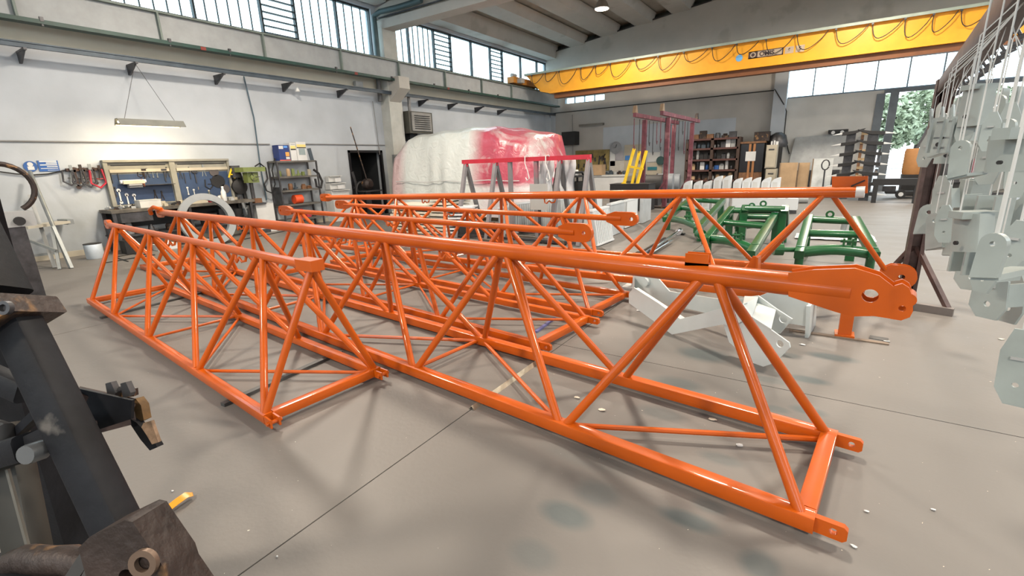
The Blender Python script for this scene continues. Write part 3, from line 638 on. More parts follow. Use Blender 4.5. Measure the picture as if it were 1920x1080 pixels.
scrap(1877, 637, .02, 'light brown splinter on the open floor near the right edge of the view')
scrap(1600, 1026, .012, 'white chip on the floor below the end eye of the front section', PAPER)
scrap(1624, 960, .010, 'tiny white sliver to the right of the front end eye', PAPER)
scrap(1750, 957, .009, 'small white chip on the open floor at lower right', PAPER)
scrap(520, 1000+45, .006, 'white crumb on the bottom edge of the floor', PAPER)
scrap(324, 922, .008, 'white crumb just above the orange ribbon', PAPER)
scrap(1196, 583, .02, 'thin white stick on the floor left of the forked bracket', PAPER)
scrap(35, 770, .03, 'grey paper sheet on the floor behind the dark machine post', mat('grey_sheet', (.4, .42, .4), .7))
# ---- orange ribbon
a = [G(x, y) for x, y in ((296, 966), (315, 962), (335, 950), (352, 938), (363, 932))]; zz = [.004, .02, .03, .03, .015]
mb = MB(); vs = []
for i, p in enumerate(a):
    s = V((-.026, .004, 0)) if i < 4 else V((-.014, .004, .0)); vs += [p+UP*zz[i]-s, p+UP*(zz[i]+.004)+s]
n = len(a)
vs2 = [v+UP*.002 for v in vs]; fs = [(2*i, 2*i+1, 2*i+3, 2*i+2) for i in range(n-1)]+[(2*i+2*n, 2*i+2+2*n, 2*i+3+2*n, 2*i+1+2*n) for i in range(n-1)]
fs += [(2*i, 2*i+2, 2*i+2+2*n, 2*i+2*n) for i in range(n-1)]+[(2*i+1, 2*i+1+2*n, 2*i+3+2*n, 2*i+3) for i in range(n-1)]+[(0, 2*n, 2*n+1, 1), (2*n-2, 2*n-1, 4*n-1, 4*n-2)]
mb.add(vs+vs2, fs); single('ribbon_strip', mb, mat('amber_ribbon', (.75, .30, .02), .25, coat=.5), 'curled amber plastic strip on the floor beside the dark machine foot', 'strip')
# ================================================================== LEFT WALL
GX = WX+.62
def gz(z): return 1.65+(z-1.65)*(-GX/-WX)
# ---- crane runway girder with stiffeners
t = thing('crane_runway_girder', (GX, 8, gz(5.37)), 'grey steel crane runway girder with a dark green bottom flange along the left wall', 'girder')
zt, zb_ = gz(5.37), gz(4.74)
MB().b2((GX-.01, RY, zb_), (GX+.01, BY-.2, zt)).build('web', mat('girder_grey', (.33, .35, .36), .6, var=.08), t)
MB().b2((GX-.11, RY, zt-.02), (GX+.11, BY-.2, zt+.015)).build('top_flange', mat('flange_grey_green', (.17, .21, .19), .6, var=.2), t)
MB().b2((GX-.12, RY, zb_-.05), (GX+.12, BY-.2, zb_+.0)).b2((GX+.10, RY, zb_-.055), (GX+.13, BY-.2, zb_+.02)).build('bottom_flange', DKGREEN, t)
MB().b2((GX-.03, RY, zt+.015), (GX+.03, BY-.2, zt+.05)).build('crane_rail', STEEL, t)
for px, py in ((25, 15), (295, 45), (490, 75), (636, 105), (745, 128), (832, 146), (901, 162), (957, 176)):
    y = on(px, py, 0, GX).y; MB().b2((GX+.01, y-.02, zb_), (GX+.11, y+.02, zt-.02)).build('stiffener', MATS['flange_grey_green'], t)
for px, py in ((73, 34), (312, 70), (425, 90), (625, 122), (730, 141), (810, 158), (875, 170), (930, 181)):
    y = on(px, py, 0, GX).y; MB().b2((GX+.09, y-.03, zb_-.01), (GX+.14, y+.03, zb_+.07)).b2((GX+.09, y-.015, zb_-.09), (GX+.12, y+.015, zb_)).build('rail_clamp', STEEL, t)
for px, py in ((374, 79), (662, 130), (836, 163)):
    y = on(px, py, 0, GX).y; MB().b2((GX+.08, y-.06, zb_-.06), (GX+.135, y+.06, zb_+.01)).build('splice_patch', mat('red_oxide', (.2, .03, .02), .6), t)
# ---- service rail with triangular brackets
RXX = WX+.50
t = thing('service_rail', (RXX, 8, 4.18), 'blue-grey steel service rail on triangular brackets below the crane runway', 'rail')
MB().b2((RXX-.03, RY, 4.12), (RXX+.03, BY-.3, 4.22)).b2((RXX-.05, RY, 4.20), (RXX+.05, BY-.3, 4.225)).build('rail_beam', BLUEST, t)
for px, py in ((45, 110), (250, 127), (413, 145), (540, 158), (643, 170), (750, 178), (795, 190), (850, 198), (900, 205), (942, 210)):
    y = on(px, py, 0, WX+.3).y
    MB().bar((WX, y, 4.10), (RXX+.04, y, 4.10), .05, .04).poly([(WX, y, 4.10), (RXX, y, 4.10), (WX+.06, y, 3.90), (WX, y, 3.90)], (0, .04, 0)).build('bracket', STEEL, t)
# ---- dark pipe dropping from the roof beside the column
t = thing('downpipe', (WX+.35, 12.0, 4), 'dark green downpipe bending down beside the concrete column', 'pipe')
c = on(697, 27, 1, 12.1); a = onpl(705, 21, (0, 12.1, 0), V((0, 1, 0)))
MB().path([on(790, 0, 1, 12.3), on(745, 14, 1, 12.25), on(712, 22, 1, 12.2), on(701, 30, 1, 12.2), V((on(701, 30, 1, 12.2).x, 12.2, on(701, 30, 1, 12.2).z-.3)), V((on(701, 30, 1, 12.2).x, 12.2, 4.9))], .085, 10).build('pipe', mat('teal_pipe', (.06, .10, .11), .5, .3), t)
MB().path([V((on(701, 30, 1, 12.2).x, 12.2, 4.92)), V((WX+.2, 12.2, 4.6)), V((WX+.2, 12.2, 3.9))], .075, 10).build('lower_pipe', mat('old_pipe', (.12, .12, .12), .6, .3), t)
# ---- electric conduits
def cond(label, pts, r=.018, m=None, nm='conduit', cat='conduit'):
    return single(nm, MB().path(pts, r, 6), m or mat('grey_conduit', (.22, .22, .22), .6), label, cat)
cond('thin horizontal conduit along the left wall above the tool boards', [V((WX+.03, y, 2.42)) for y in (-6, 0, 4, 7.6, 8.0)])
cond('thin horizontal conduit on the left wall from the stacked boxes to the column', [V((WX+.03, y, 2.44)) for y in (8.9, 10, 12.35)])
cond('thin vertical pipe from the service rail down to the drill press', [wl(457, 143, .1), wl(476, 220, .05), wl(488, 310, .05), wl(500, 375, .05)], .02, mat('blue_black_pipe', (.06, .1, .13), .4))
cond('thin cable dropping from the service rail beside the column', [wl(699, 190, .05), wl(707, 250, .04), wl(712, 290, .04)], .012)
cond('looping wall cable below the round blue sign', [wl(0, 322, .04), wl(30, 326, .04), wl(62, 328, .05), wl(90, 326, .04), wl(122, 319, .04)], .014, BLACK, 'cable', 'cable')
cond('long thin cable running down the far end of the left wall', [wl(1031, 216, .3), wl(1034, 250, .3), wl(1040, 290, .3)], .015, BLACK, 'cable', 'cable')
cond('black air hose looping from the wall pipe to the shelf rack', [wl(478, 312, .1), wl(487, 306, .1), wl(498, 315, .1), wl(502, 335, .1), wl(495, 346, .12)], .02, BLACK, 'air_hose', 'hose')
cond('black hose hanging in a deep loop left of the shelf rack', [wl(515, 297, .2), wl(510, 320, .2), wl(516, 345, .2), wl(510, 362, .2), wl(500, 358, .2), wl(495, 345, .15)], .022, BLACK, 'air_hose', 'hose')
# ---- hanging fluorescent lamp
LXX = -12.6
def lp(x, y): return on(x, y, 0, LXX)
a, b = lp(218, 226), lp(344, 241); zc = (a.z+b.z)/2; a = V((LXX, a.y, zc+.05)); b = V((LXX, b.y, zc+.05))
t = thing('hanging_lamp', (LXX, (a.y+b.y)/2, zc), 'grey trough lamp with a lit tube hanging on two wires over the tool boards', 'lamp')
prof = [(-.16, -.08), (-.07, .05), (.07, .05), (.16, -.08), (.15, -.085), (.065, .038), (-.065, .038), (-.15, -.085)]
MB().sweep(a, b, prof).build('reflector', mat('lamp_grey', (.16, .165, .15), .6), t, smooth=False)
MB().tube(a+V((0, .02, -.02)), b-V((0, .02, .02)), .022, n=10).build('tube', mat('lit_tube', (1, .9, .7), .5, emit=((1, .80, .48), 12)), t)
top = wl(256, 133, .45)
for k in (a.lerp(b, .12), a.lerp(b, .88)): MB().path([k+UP*.05, V((top.x, top.y, 4.1))], .006, 4).build('wire', STEEL, t)
l = bpy.data.lights.new('tube_light', 'AREA'); l.shape = 'RECTANGLE'; l.size = .2; l.size_y = 1.2; l.energy = 55; l.color = (1, .80, .5); lo = bpy.data.objects.new('tube_light', l); lo.location = (LXX-.05, (a.y+b.y)/2, zc-.06); lo.rotation_euler = (0, math.radians(28), 0); C.objects.link(lo)
# ---- small bulb hanging under the rail
p = wl(558, 170, .3); t = thing('pendant_bulb', p, 'small white pendant lamp holder hanging under the service rail', 'lamp')
MB().path([V((p.x, p.y, 4.1)), p], .008, 4).build('cord', WHITE, t); MB().lathe(p, [(.01, .1), (.03, .06), (.07, -.02), (.06, -.03)], 12).build('shade', WHITE, t)
# ---- high bay lamps: one in view, the others added unseen to brighten the floor
def highbay(x, y, z, label, on_=True):
    label = label+HB.pop(0)
    t = thing('high_bay_lamp', (x, y, z), label, 'lamp', 'high bay lamps')
    MB().lathe((x, y, z), [(.26, -.02), (.27, 0), (.20, .16), (.10, .30), (.08, .44), (.05, .46)], 20).build('reflector', mat('lamp_aluminium', (.35, .33, .3), .35, .8), t)
    MB().lathe((x, y, z-.03), [(.02, 0), (.24, 0), (.24, .015), (.02, .015)], 20).build('lit_lens', mat('lit_lens', (1, .9, .8), .5, emit=((1, .86, .68), 30)), t)
    MB().path([(x, y, z+.46), (x, y, zroof(x)+.05)], .012, 5).build('rod', STEEL, t)
    l = bpy.data.lights.new('high_bay_light', 'AREA'); l.shape = 'DISK'; l.size = .9; l.energy = BAYW; l.color = (1, .87, .72); o = bpy.data.objects.new('high_bay_light', l); o.location = (x, y, z-.06); C.objects.link(o)
    return t
BAYW = 720
HB = ['', '', ', left of the near girder', ', above the front sections', ', right of the near girder', ', behind the viewer on the left', ', behind the viewer on the right', ', far right']
highbay(-7.55, 17.7, 6.93, 'lit round high bay lamp under the roof beams above the yellow crane girder')
highbay(0.5, 17.7, 7.1, 'added unseen lit high bay lamp under the roof right of the picture top')
for x, y in ((-8.5, 5.5), (-1.5, 7), (4.5, 6), (-5, -4), (3, -4), (6.5, 16)): highbay(x, y, zroof(x)-1.35, 'added unseen lit high bay lamp under the roof')
# ---- unit heater
hp_ = on(757, 212, 0, WX+.25); ya, yb = on(757, 215, 0, WX+.3).y, on(810, 240, 0, WX+.3).y
hy0, hy1 = 13.1, 14.35; hz0, hz1 = 2.85, 3.62
t = thing('unit_heater', (WX+.4, 13.7, 2.85), 'dark olive unit heater with a louvred grey front on the wall beside the column', 'heater')
MB().b2((WX+.08, hy0, hz0), (WX+.62, hy1, hz1)).build('case', mat('olive_case', (.055, .055, .045), .5, var=.2), t)
MB().b2((WX+.62, hy0+.12, hz0+.08), (WX+.66, hy1-.1, hz1-.04)).build('front', mat('worn_grey_front', (.24, .24, .23), .5, var=.2), t)
for k in range(7): MB().bar((WX+.67, hy0+.25, hz0+.17+.075*k), (WX+.67, hy1-.2, hz0+.17+.075*k), .05, .02).build('louvre', BLACK, t)
MB().b2((WX+.03, hy0+.3, hz0-.25), (WX+.3, hy0+.7, hz0)).build('motor', BLACK, t)
MB().tube((WX+.3, 13.5, hz1), (WX+.3, 13.5, 4.75), .06, n=10).build('flue', mat('flue_grey', (.25, .25, .25), .5), t)
# ---- floodlight box on the wall by the column
p = wl(672, 158, .12); single('wall_floodlight', MB().box(p, (.12, .3, .16)), GREYP, 'small grey floodlight high on the left wall just before the column', 'lamp')
p = wl(744, 162, .3); single('junction_box', MB().box(p, (.25, .32, .45)), CONC, 'light box on the column corbel under the crane runway', 'box')
# ---- blue signs
c = wl(57, 312, .012); t = thing('round_sign', c, 'round blue safety sign with a white worker pictogram on the left wall', 'sign')
MB().lathe(c, [(.004, 0), (.105, 0), (.105, .012), (.004, .012)], 28, axis=(1, 0, 0)).build('disc', BLUE, t)
MB().lathe(c+V((.014, 0, .04)), [(.004, 0), (.045, 0), (.045, .003), (.004, .003)], 16, axis=(1, 0, 0)).poly([c+V((.016, -.05, -.07)), c+V((.016, .05, -.07)), c+V((.016, .05, 0)), c+V((.016, -.05, 0))], (.003, 0, 0)).build('pictogram', PAPER, t)
c = wl(91, 311, .012); t = thing('text_sign', c, 'rectangular blue notice with lines of white text beside the round blue sign', 'sign')
MB().b2(c-V((.006, .16, .11)), c+V((.006, .16, .11))).build('panel', BLUE, t)
for k in range(6): MB().b2((c.x+.006, c.y-(.13 if k % 2 == 0 else .03), c.z+.078-k*.034), (c.x+.009, c.y+.14, c.z+.106-k*.038)).build('text_line', PAPER, t)
# ---- rack of hanging tools on the bare wall
def tool(p, kind, s, m, label, grp, cat='tool'):
    p = V(p); mb = MB()
    if kind == 'wrench': mb.b2(p+V((0, -.012*s, -.22*s)), p+V((.012, .012*s, 0))).lathe(p+V((0, 0, 0)), [(.01, 0), (.035*s, 0), (.035*s, .012), (.01, .012)], 8, (1, 0, 0)).lathe(p+V((0, 0, -.23*s)), [(.01, 0), (.028*s, 0), (.028*s, .012), (.01, .012)], 8, (1, 0, 0))
    elif kind == 'hammer': mb.b2(p+V((0, -.012, -.28*s)), p+V((.022, .012, 0))).b2(p+V((-.004, -.06*s, -.03)), p+V((.032, .06*s, .02)))
    elif kind == 'pliers': mb.bar(p, p+V((0, -.04*s, -.2*s)), .02, .015).bar(p, p+V((0, .04*s, -.2*s)), .02, .015).b2(p+V((-.002, -.018*s, -.01)), p+V((.016, .018*s, .07*s)))
    elif kind == 'clamp': mb.path([p+V((0, -.08*s, -.02)), p+V((0, -.1*s, -.2*s)), p+V((0, 0, -.27*s)), p+V((0, .08*s, -.2*s)), p+V((0, .06*s, 0))], .016*s, 6).tube(p+V((0, -.03*s, -.14*s)), p+V((0, .12*s, -.14*s)), .01, n=6)
    elif kind == 'disc': mb.lathe(p, [(.02, 0), (.13*s, 0), (.13*s, .012), (.02, .012)], 20, (1, 0, 0))
    elif kind == 'bar': mb.b2(p+V((0, -.014*s, -.5*s)), p+V((.02, .014*s, 0)))
    return single('hand_tool' if cat == 'tool' else cat, mb, m, label, cat, grp)
rail = thing('tool_rail', wl(150, 318, .06), 'rusty rail crowded with clamps beside the blue tool boards', 'rail')
yA, yB = wl(122, 318).y, wl(188, 317).y; zR = wl(150, 318).z
MB().b2((WX, yA, zR-.03), (WX+.07, yB, zR+.03)).build('bar', RUST, rail)
ms = [STEEL, GALV, RUST, STEEL, BROWNM, RUST]
for i in range(11):
    y = yA+(yB-yA)*(i+.4)/11.2
    tool((WX+.08, y, zR), ('clamp', 'pliers', 'wrench')[i % 3], 1.2+.5*((i*7) % 5)/5, ms[i % 6] if i != 9 else RED, '%s %s, %s from the left on the rusty rail' % ('red' if i == 9 else HUE[ms[i % 6].name], ('clamp', 'pair of pliers', 'spanner')[i % 3], ORD[i]), 'clamps on the rusty rail')
# ---- two tool boards in one grey frame
t = thing('tool_board', wl(300, 380, .06), 'grey framed double tool board with dark blue panels over the workbench', 'board')
y0, y1 = wl(188, 340).y, wl(428, 340).y; zt_ = 2.03; zb2 = 1.0
y0, y1 = 4.0, 6.72
MB().b2((WX, y0, zb2), (WX+.05, y1, zt_)).build('backing', mat('frame_grey', (.24, .235, .20), .6), t)
for a, b in ((y0+.10, (y0+y1)/2-.07), ((y0+y1)/2+.09, y1-.05)):
    MB().b2((WX+.05, a, zb2+.03), (WX+.055, b, zt_-.32)).build('blue_panel', BLUEP, t)
    MB().b2((WX+.05, a, zt_-.28), (WX+.09, b, zt_-.21)).build('cream_lip', BEIGE, t)
    MB().b2((WX+.05, a+.05, zt_-.13), (WX+.056, b-.05, zt_-.11)).build('slot', BLACK, t)
MB().b2((WX+.05, y0, zt_-.05), (WX+.14, y1, zt_)).b2((WX+.05, y0, zb2), (WX+.12, y0+.08, zt_)).b2((WX+.05, (y0+y1)/2-.06, zb2), (WX+.12, (y0+y1)/2+.06, zt_)).b2((WX+.05, y1-.05, zb2), (WX+.12, y1, zt_)).build('frame', MATS['frame_grey'], t)
MB().b2((WX+.05, wl(232, 352).y, 1.44), (WX+.26, wl(322, 352).y, 1.455)).build('tool_shelf', STEEL, t)
BW = (('pliers', 312, 318, .9, STEEL), ('clamp', 262, 320, .6, BROWNM), ('wrench', 214, 352, .8, STEEL), ('pliers', 337, 322, .9, STEEL), ('clamp', 390, 335, 1., BLACK), ('hammer', 364, 322, 1., STEEL), ('bar', 344, 325, .5, STEEL), ('disc', 409, 340, 1.3, BLACK),('wrench', 222, 357, 1.2, PAPER), ('wrench', 237, 365, 1.1, PAPER), ('wrench', 251, 366, 1.1, PAPER), ('bar', 207, 325, .45, STEEL), ('bar', 220, 325, .4, STEEL), ('hammer', 268, 318, .8, BROWNM), ('pliers', 275, 320, .8, STEEL), ('wrench', 285, 321, .6, GALV),
      ('wrench', 293, 321, .6, GALV), ('hammer', 306, 318, 1., STEEL), ('pliers', 290, 360, .8, BROWNM), ('pliers', 303, 362, .8, BROWNM), ('bar', 353, 313, .6, STEEL), ('pliers', 380, 314, 1.1, GALV), ('disc', 401, 322, .9, mat('worn_disc', (.08, .07, .07), .6)),
      ('disc', 422, 354, .9, MATS['worn_disc']), ('wrench', 351, 352, .7, PAPER), ('wrench', 363, 356, .7, PAPER), ('bar', 371, 350, .15, BEIGE))
nm_ = {'wrench': 'spanner', 'bar': 'long bar', 'hammer': 'hammer', 'pliers': 'pliers', 'disc': 'round grinding disc'}
nm = {'wrench': 'spanner', 'bar': 'long bar', 'hammer': 'hammer', 'pliers': 'pliers', 'disc': 'grinding disc', 'clamp': 'clamp'}
for k, (kd, px, py, s, m) in enumerate(BW):
    q = wl(px, py, .06); tool((WX+.06, q.y, q.z), kd, s, m, '%s %s on the blue boards, %s from left%s' % (HUE.get(m.name, 'worn'), nm[kd], ORD[sorted(b[1] for b in BW).index(px)], ' in the upper row' if py < 330 else ' in the lower row'), 'tools on the blue boards')
p = on(250, 343, 0, WX+.16); t = thing('angle_grinder', p, 'pale power tool lying on the shelf of the left blue board', 'power tool')
MB().box(p+V((0, 0, .02)), (.14, .42, .08)).build('body', BEIGE, t); MB().box(p+V((0, .02, -.06)), (.12, .26, .09)).build('base', GREYP, t); MB().tube(p+V((0, -.25, .03)), p+V((0, .25, .03)), .045, n=10).build('motor', PAPER, t)
p = on(271, 346, 0, WX+.16); single('screwdriver', MB().tube(p+V((0, 0, -.04)), p+V((0, -.05, .12)), .02, .03), mat('orange_grip', (.5, .12, .03), .5), 'orange-handled tool standing on the shelf of the left blue board', 'tool')
# ---- workbench
bx0, bx1 = WX+.02, WX+.75; by0, by1 = 3.75, 6.9
t = thing('workbench', (WX+.4, 5.3, 0), 'long dark steel workbench cluttered below the blue tool boards', 'workbench')
MB().b2((bx0, by0, .88), (bx1, by1, .95)).build('bench_top', mat('oily_bench_top', (.10, .09, .075), .6, var=.5, scale=3), t)
for y in (by0+.05, by1-.1, 5.3):
    for x in (bx0+.05, bx1-.05): MB().b2((x-.03, y-.03, 0), (x+.03, y+.03, .88)).build('leg', STEEL, t)
MB().b2((bx0, by0, .35), (bx1-.05, by1, .38)).build('lower_shelf', STEEL, t)
MB().b2((bx0, by0+.1, .5), (bx0+.02, by1, .88)).build('back_panel', BLACK, t)
MB().b2((bx1-.4, by0+.15, .66), (bx1-.02, by0+.75, .87)).build('drawer', STEEL, t)
def boxy(nm, c, d, m, label, cat='box', grp=None, rz=0, lid=None):
    t = thing(nm, c, label, cat, grp); c = V(c); MB().box(c+UP*d[2]/2, d, rz).build('body', m, t)
    MB().box(c+UP*(d[2]+.006), (d[0]*1.03, d[1]*1.03, .012), rz).build('lid', lid or m, t); return t
def bottle(c, h, r, m, cap, label, grp=None, cat='bottle'):
    t = thing('bottle', c, label, cat, grp); c = V(c)
    MB().lathe(c, [(r*.9, 0), (r, .02), (r, h*.6), (r*.45, h*.8), (r*.4, h*.9)], 12).build('body', m, t); MB().lathe(c+UP*h*.88, [(r*.45, 0), (r*.45, h*.12)], 10).build('cap', cap, t); return t
def clutter(seed, n, y0, y1, x0, x1, z, label, grp, mats, hmax=.16, wmax=.22):
    R = random.Random(seed)
    for i in range(n):
        y = y0+(y1-y0)*(i+.5)/n; x = x0+(x1-x0)*R.random(); w = min(wmax*(.4+.6*R.random()), abs(y1-y0)/n*.8); h = hmax*(.3+.7*R.random()); m = mats[R.randrange(len(mats))]; k = R.randrange(4); mb = MB()
        if k == 0: mb.box((x, y, z+h/2), (w*.7, w, h), R.uniform(-.3, .3))
        elif k == 1: mb.lathe((x, y, z), [(w*.34, 0), (w*.38, .01), (w*.38, h*.8), (w*.3, h)], 12)
        elif k == 2: mb.box((x, y, z+h*.3), (w*.6, w, h*.6)).tube((x, y-w*.4, z+h*.6+w*.15), (x, y+w*.4, z+h*.6+w*.15), w*.17, n=8)
        else: mb.bar((x-.05, y-w*.4, z+.02), (x+.05, y+w*.4, z+.05), .04, .04).lathe((x, y, z), [(w*.25, 0), (w*.2, h*.6), (w*.1, h)], 10)
        single(('metal_box', 'round_tin', 'small_motor', 'machine_part')[k], mb, m, '%s %s, %s from left of the %s' % (HUE.get(m.name, 'worn'), ('box', 'tin', 'motor', 'casting')[k], ORD[i], grp), 'part', grp)
clutter(3, 15, 3.8, 5.3, WX+.15, WX+.62, .95, 'small cluttered item on the left part of the workbench', 'clutter on the left of the workbench', [STEEL, GALV, BEIGE, BROWNM, GREYP], .15, .2)
clutter(5, 13, 5.4, 6.8, WX+.2, WX+.62, .95, 'small pale part on the right part of the workbench', 'clutter on the right of the workbench', [BEIGE, CARD, BEIGE, STEEL, PAPER, GREYP], .15, .3)
boxy('plastic_tub', (WX+.5, 4.55, .95), (.3, .42, .16), TUBW, 'white tub at the left end of the workbench', 'tub')
boxy('wooden_block', (WX+.45, 5.6, .95), (.3, .4, .10), BEIGE, 'cream block with notches on the middle of the workbench', 'block')
bottle((WX+.5, 6.25, .95), .38, .06, PAPER, WHITE, 'tall white spray bottle at the right end of the workbench')
bottle((WX+.3, 6.0, .95), .30, .045, mat('dark_bottle', (.05, .06, .05), .3), BEIGE, 'dark bottle with a pale cap against the right blue board')
single('rag', MB().lathe((WX+.5, 5.95, .95), [(.12, 0), (.13, .03), (.06, .07), (.01, .08)], 9), RED, 'crumpled red cloth on the workbench before the bottles', 'cloth')
clutter(11, 7, 3.9, 6.8, WX+.3, WX+.55, .38, 'dark box or part on the lower shelf of the workbench', 'things under the workbench', [STEEL, BLACK, BROWNM, GREYP, STEEL], .4, .4)
# ---- paint can and boxes at the bench foot
c = G(180, 484); t = thing('paint_can', c, 'white paint can on the floor left of the workbench', 'can')
MB().lathe(c, [(.15, 0), (.155, .01), (.155, .30), (.15, .31)], 18).build('body', mat('can_white', (.55, .62, .68), .35, .2), t); MB().lathe(c+UP*.305, [(.157, 0), (.157, .012), (.14, .016)], 18).build('rim', BLACK, t)
boxy('cardboard_box', (WX+.85, 3.95, 0), (.3, .35, .28), BLACK, 'dark open box on the floor behind the white paint can', 'box')
boxy('plastic_tub', (WX+1.05, 4.5, 0), (.3, .4, .12), PAPER, 'low white tub on the floor in front of the workbench', 'tub')
# ---- cables on the floor
cond('tangled black cable on the floor before the workbench', [G(195, 493, .01), G(225, 488, .01), G(255, 483, .01), G(290, 478, .01), G(250, 476, .01), G(215, 482, .01), G(240, 490, .01)], .012, BLACK, 'cable', 'cable')
cond('long thin black cable across the floor below the shelf rack', [G(380, 468, .01), G(440, 452, .01), G(500, 440, .01), G(560, 428, .01)], .012, BLACK, 'cable', 'cable')
# ---- big grey ring leaning on the bench
rc = (on(355, 425, 0, WX+1.2)); rc = V((WX+1.35, on(390, 420, 0, WX+1.35).y, .60))
t = thing('steel_ring', (rc.x, rc.y, 0), 'large pale grey flanged ring standing against the workbench', 'ring')
MB().ringpoly(rc, (-.22, 0, 1), (0, 1, 0), .60, .49, .16, n=48).build('ring_body', mat('ring_grey', (.26, .28, .29), .5, var=.08), t)
MB().ringpoly(rc+V((.07, 0, 0)), (-.22, 0, 1), (0, 1, 0), .625, .47, .02, n=48).build('flange', MATS['ring_grey'], t)
# ---- pipe and trestle at the far left with the bandsaw arc
t = thing('leaning_pipe', G(135, 500), 'long pale steel pipe leaning against the left wall in front of the round sign', 'pipe')
pa, pb = wl(56, 322, .25), G(133, 503, 0); MB().tube(pa, pb, .035, n=12).build('tube', GALV, t)
t = thing('leaning_bar', G(110, 507), 'short grey bar leaning on the wall behind the trestle', 'bar'); MB().bar(wl(56, 366, .1), G(112, 505, 0)+V((-.3, 0, 0)), .06, .04).build('bar', GREYP, t)
zc = .78; ta, tb = G(35, 428, zc), G(122, 416, zc)
t = thing('trestle_table', (ta.x, ta.y, 0), 'grey steel trestle table with crossed legs beside the leaning pipe', 'table')
MB().bar(ta, tb, .34, .05, UP).build('table_top', mat('worn_beige_top', (.42, .40, .34), .6), t)
MB().bar(tb-V((.3, 0, 0)), tb+V((.18, .05, 0)), .10, .10, UP).build('roller_bar', GALV, t)
for p, q in (((97, 425), (112, 505)), ((100, 425), (135, 503)), ((75, 420), (100, 490)), ((30, 435), (55, 515))): MB().bar(G(*p, zc), G(*q, 0), .05, .05).build('leg', GALV, t)
MB().bar(G(25, 440, .7), G(105, 470, .35), .045, .045).build('cross_brace', GALV, t); MB().bar(G(40, 482, .22), G(108, 474, .22), .045, .045).build('stretcher', GALV, t)
c = on(-2, 350, 1, 2.2); t = thing('bandsaw', (c.x, c.y, 0), 'dark hoop guard and grey vice of a machine at the left edge', 'machine')
cc = on(2, 353, 0, -9.5)
R_ = .33; pts = [cc+V((0, R_*math.cos(k), R_*math.sin(k))) for k in [x*PI/16-PI*.35 for x in range(0, 20)]]
MB().path(pts, .035, 8).build('hoop_guard', BROWNM, t)
b_ = cc-UP*.35; MB().b2(b_+V((-.15, -.25, -.18)), b_+V((.15, .22, .03))).build('head', GREYP, t); MB().lathe(b_+V((.15, .05, -.1)), [(.02, 0), (.06, 0), (.06, .05), (.03, .05)], 14, (1, 0, 0)).build('knob', BLACK, t)
MB().b2((b_.x-.12, b_.y-.3, 0), (b_.x+.12, b_.y+.1, b_.z-.17)).build('pedestal', STEEL, t)
# ---- machines between bench and shelf rack
def pedestal_machine(nm, label, cat, px, topy, footx, footy, m, head):
    f = G(footx, footy); t = thing(nm, f, label, cat); return t, f
f = V((WX+.45, 7.0, 0)); t = thing('wall_grinder', f, 'black drill stand with a yellow clamp hanging right of the tool boards', 'machine')
q = wl(443, 340, .25); MB().lathe(wl(447, 350, .1), [(.02, 0), (.20, 0), (.20, .1), (.08, .14)], 20, (1, 0, 0)).build('drum', BLACK, t); MB().box(wl(440, 322, .15), (.18, .22, .32)).build('motor', STEEL, t)
MB().bar(wl(448, 325, .1), wl(462, 378, .1), .08, .08).bar(wl(437, 330, .1), wl(444, 378, .1), .06, .06).build('stand', BLACK, t)
MB().bar(wl(434, 316, .22), wl(429, 333, .22), .03, .03).bar(wl(434, 316, .22), wl(440, 334, .22), .03, .03).bar(wl(431, 327, .22), wl(438, 327, .22), .03, .03).build('yellow_clamp', YEL2, t)
ym = on(470, 330, 0, WX+.45).y; f = V((WX+.45, ym, 0)); t = thing('drill_press', f, 'yellow-green pillar drill press left of the shelf rack', 'machine')
olive = mat('olive_green', (.16, .20, .06), .5, var=.2)
zt = on(470, 320, 0, WX+.45).z
MB().b2((f.x-.22, f.y-.3, zt-.03), (f.x+.25, f.y+.3, zt+.09)).build('belt_cover', olive, t); MB().b2((f.x-.12, f.y-.15, zt-.32), (f.x+.12, f.y+.15, zt-.04)).lathe((f.x+.12, f.y, zt-.17), [(.02, 0), (.09, 0), (.09, .05), (.03, .06)], 14, (1, 0, 0)).build('head', olive, t)
MB().tube((f.x-.05, f.y, .1), (f.x-.05, f.y, zt-.05), .05, n=12).build('column', STEEL, t); MB().tube((f.x+.05, f.y-.05, zt-.5), (f.x+.05, f.y-.05, zt-.3), .025, n=10).build('chuck', STEEL, t)
MB().b2((f.x-.15, f.y-.2, .78), (f.x+.2, f.y+.2, .83)).build('table', STEEL, t); MB().b2((f.x-.2, f.y-.2, 0), (f.x+.2, f.y+.2, .1)).build('base', STEEL, t)
MB().b2((f.x+.0, f.y-.08, .83), (f.x+.15, f.y+.12, .95)).build('vice', BROWNW, t)
for a in (0, 2.1, 4.2): MB().tube((f.x+.17, f.y, zt-.17), (f.x+.2, f.y+.14*math.cos(a), zt-.17+.14*math.sin(a)), .008, n=5).build('handle', STEEL, t)
y_ = on(478, 385, 0, WX+.35).y; boxy('steel_cabinet', (WX+.35, y_+.15, 0), (.45, .5, .78), LGREY, 'white low cabinet under the drill press vice', 'cabinet')
q = on(444, 400, 0, WX+.5); single('black_bucket', MB().lathe((q.x, q.y, max(.0, q.z-.15)), [(.10, 0), (.15, .28), (.13, .28), (.09, .02)], 16), BLACK, 'black bucket hanging beside the big grey ring', 'bucket')
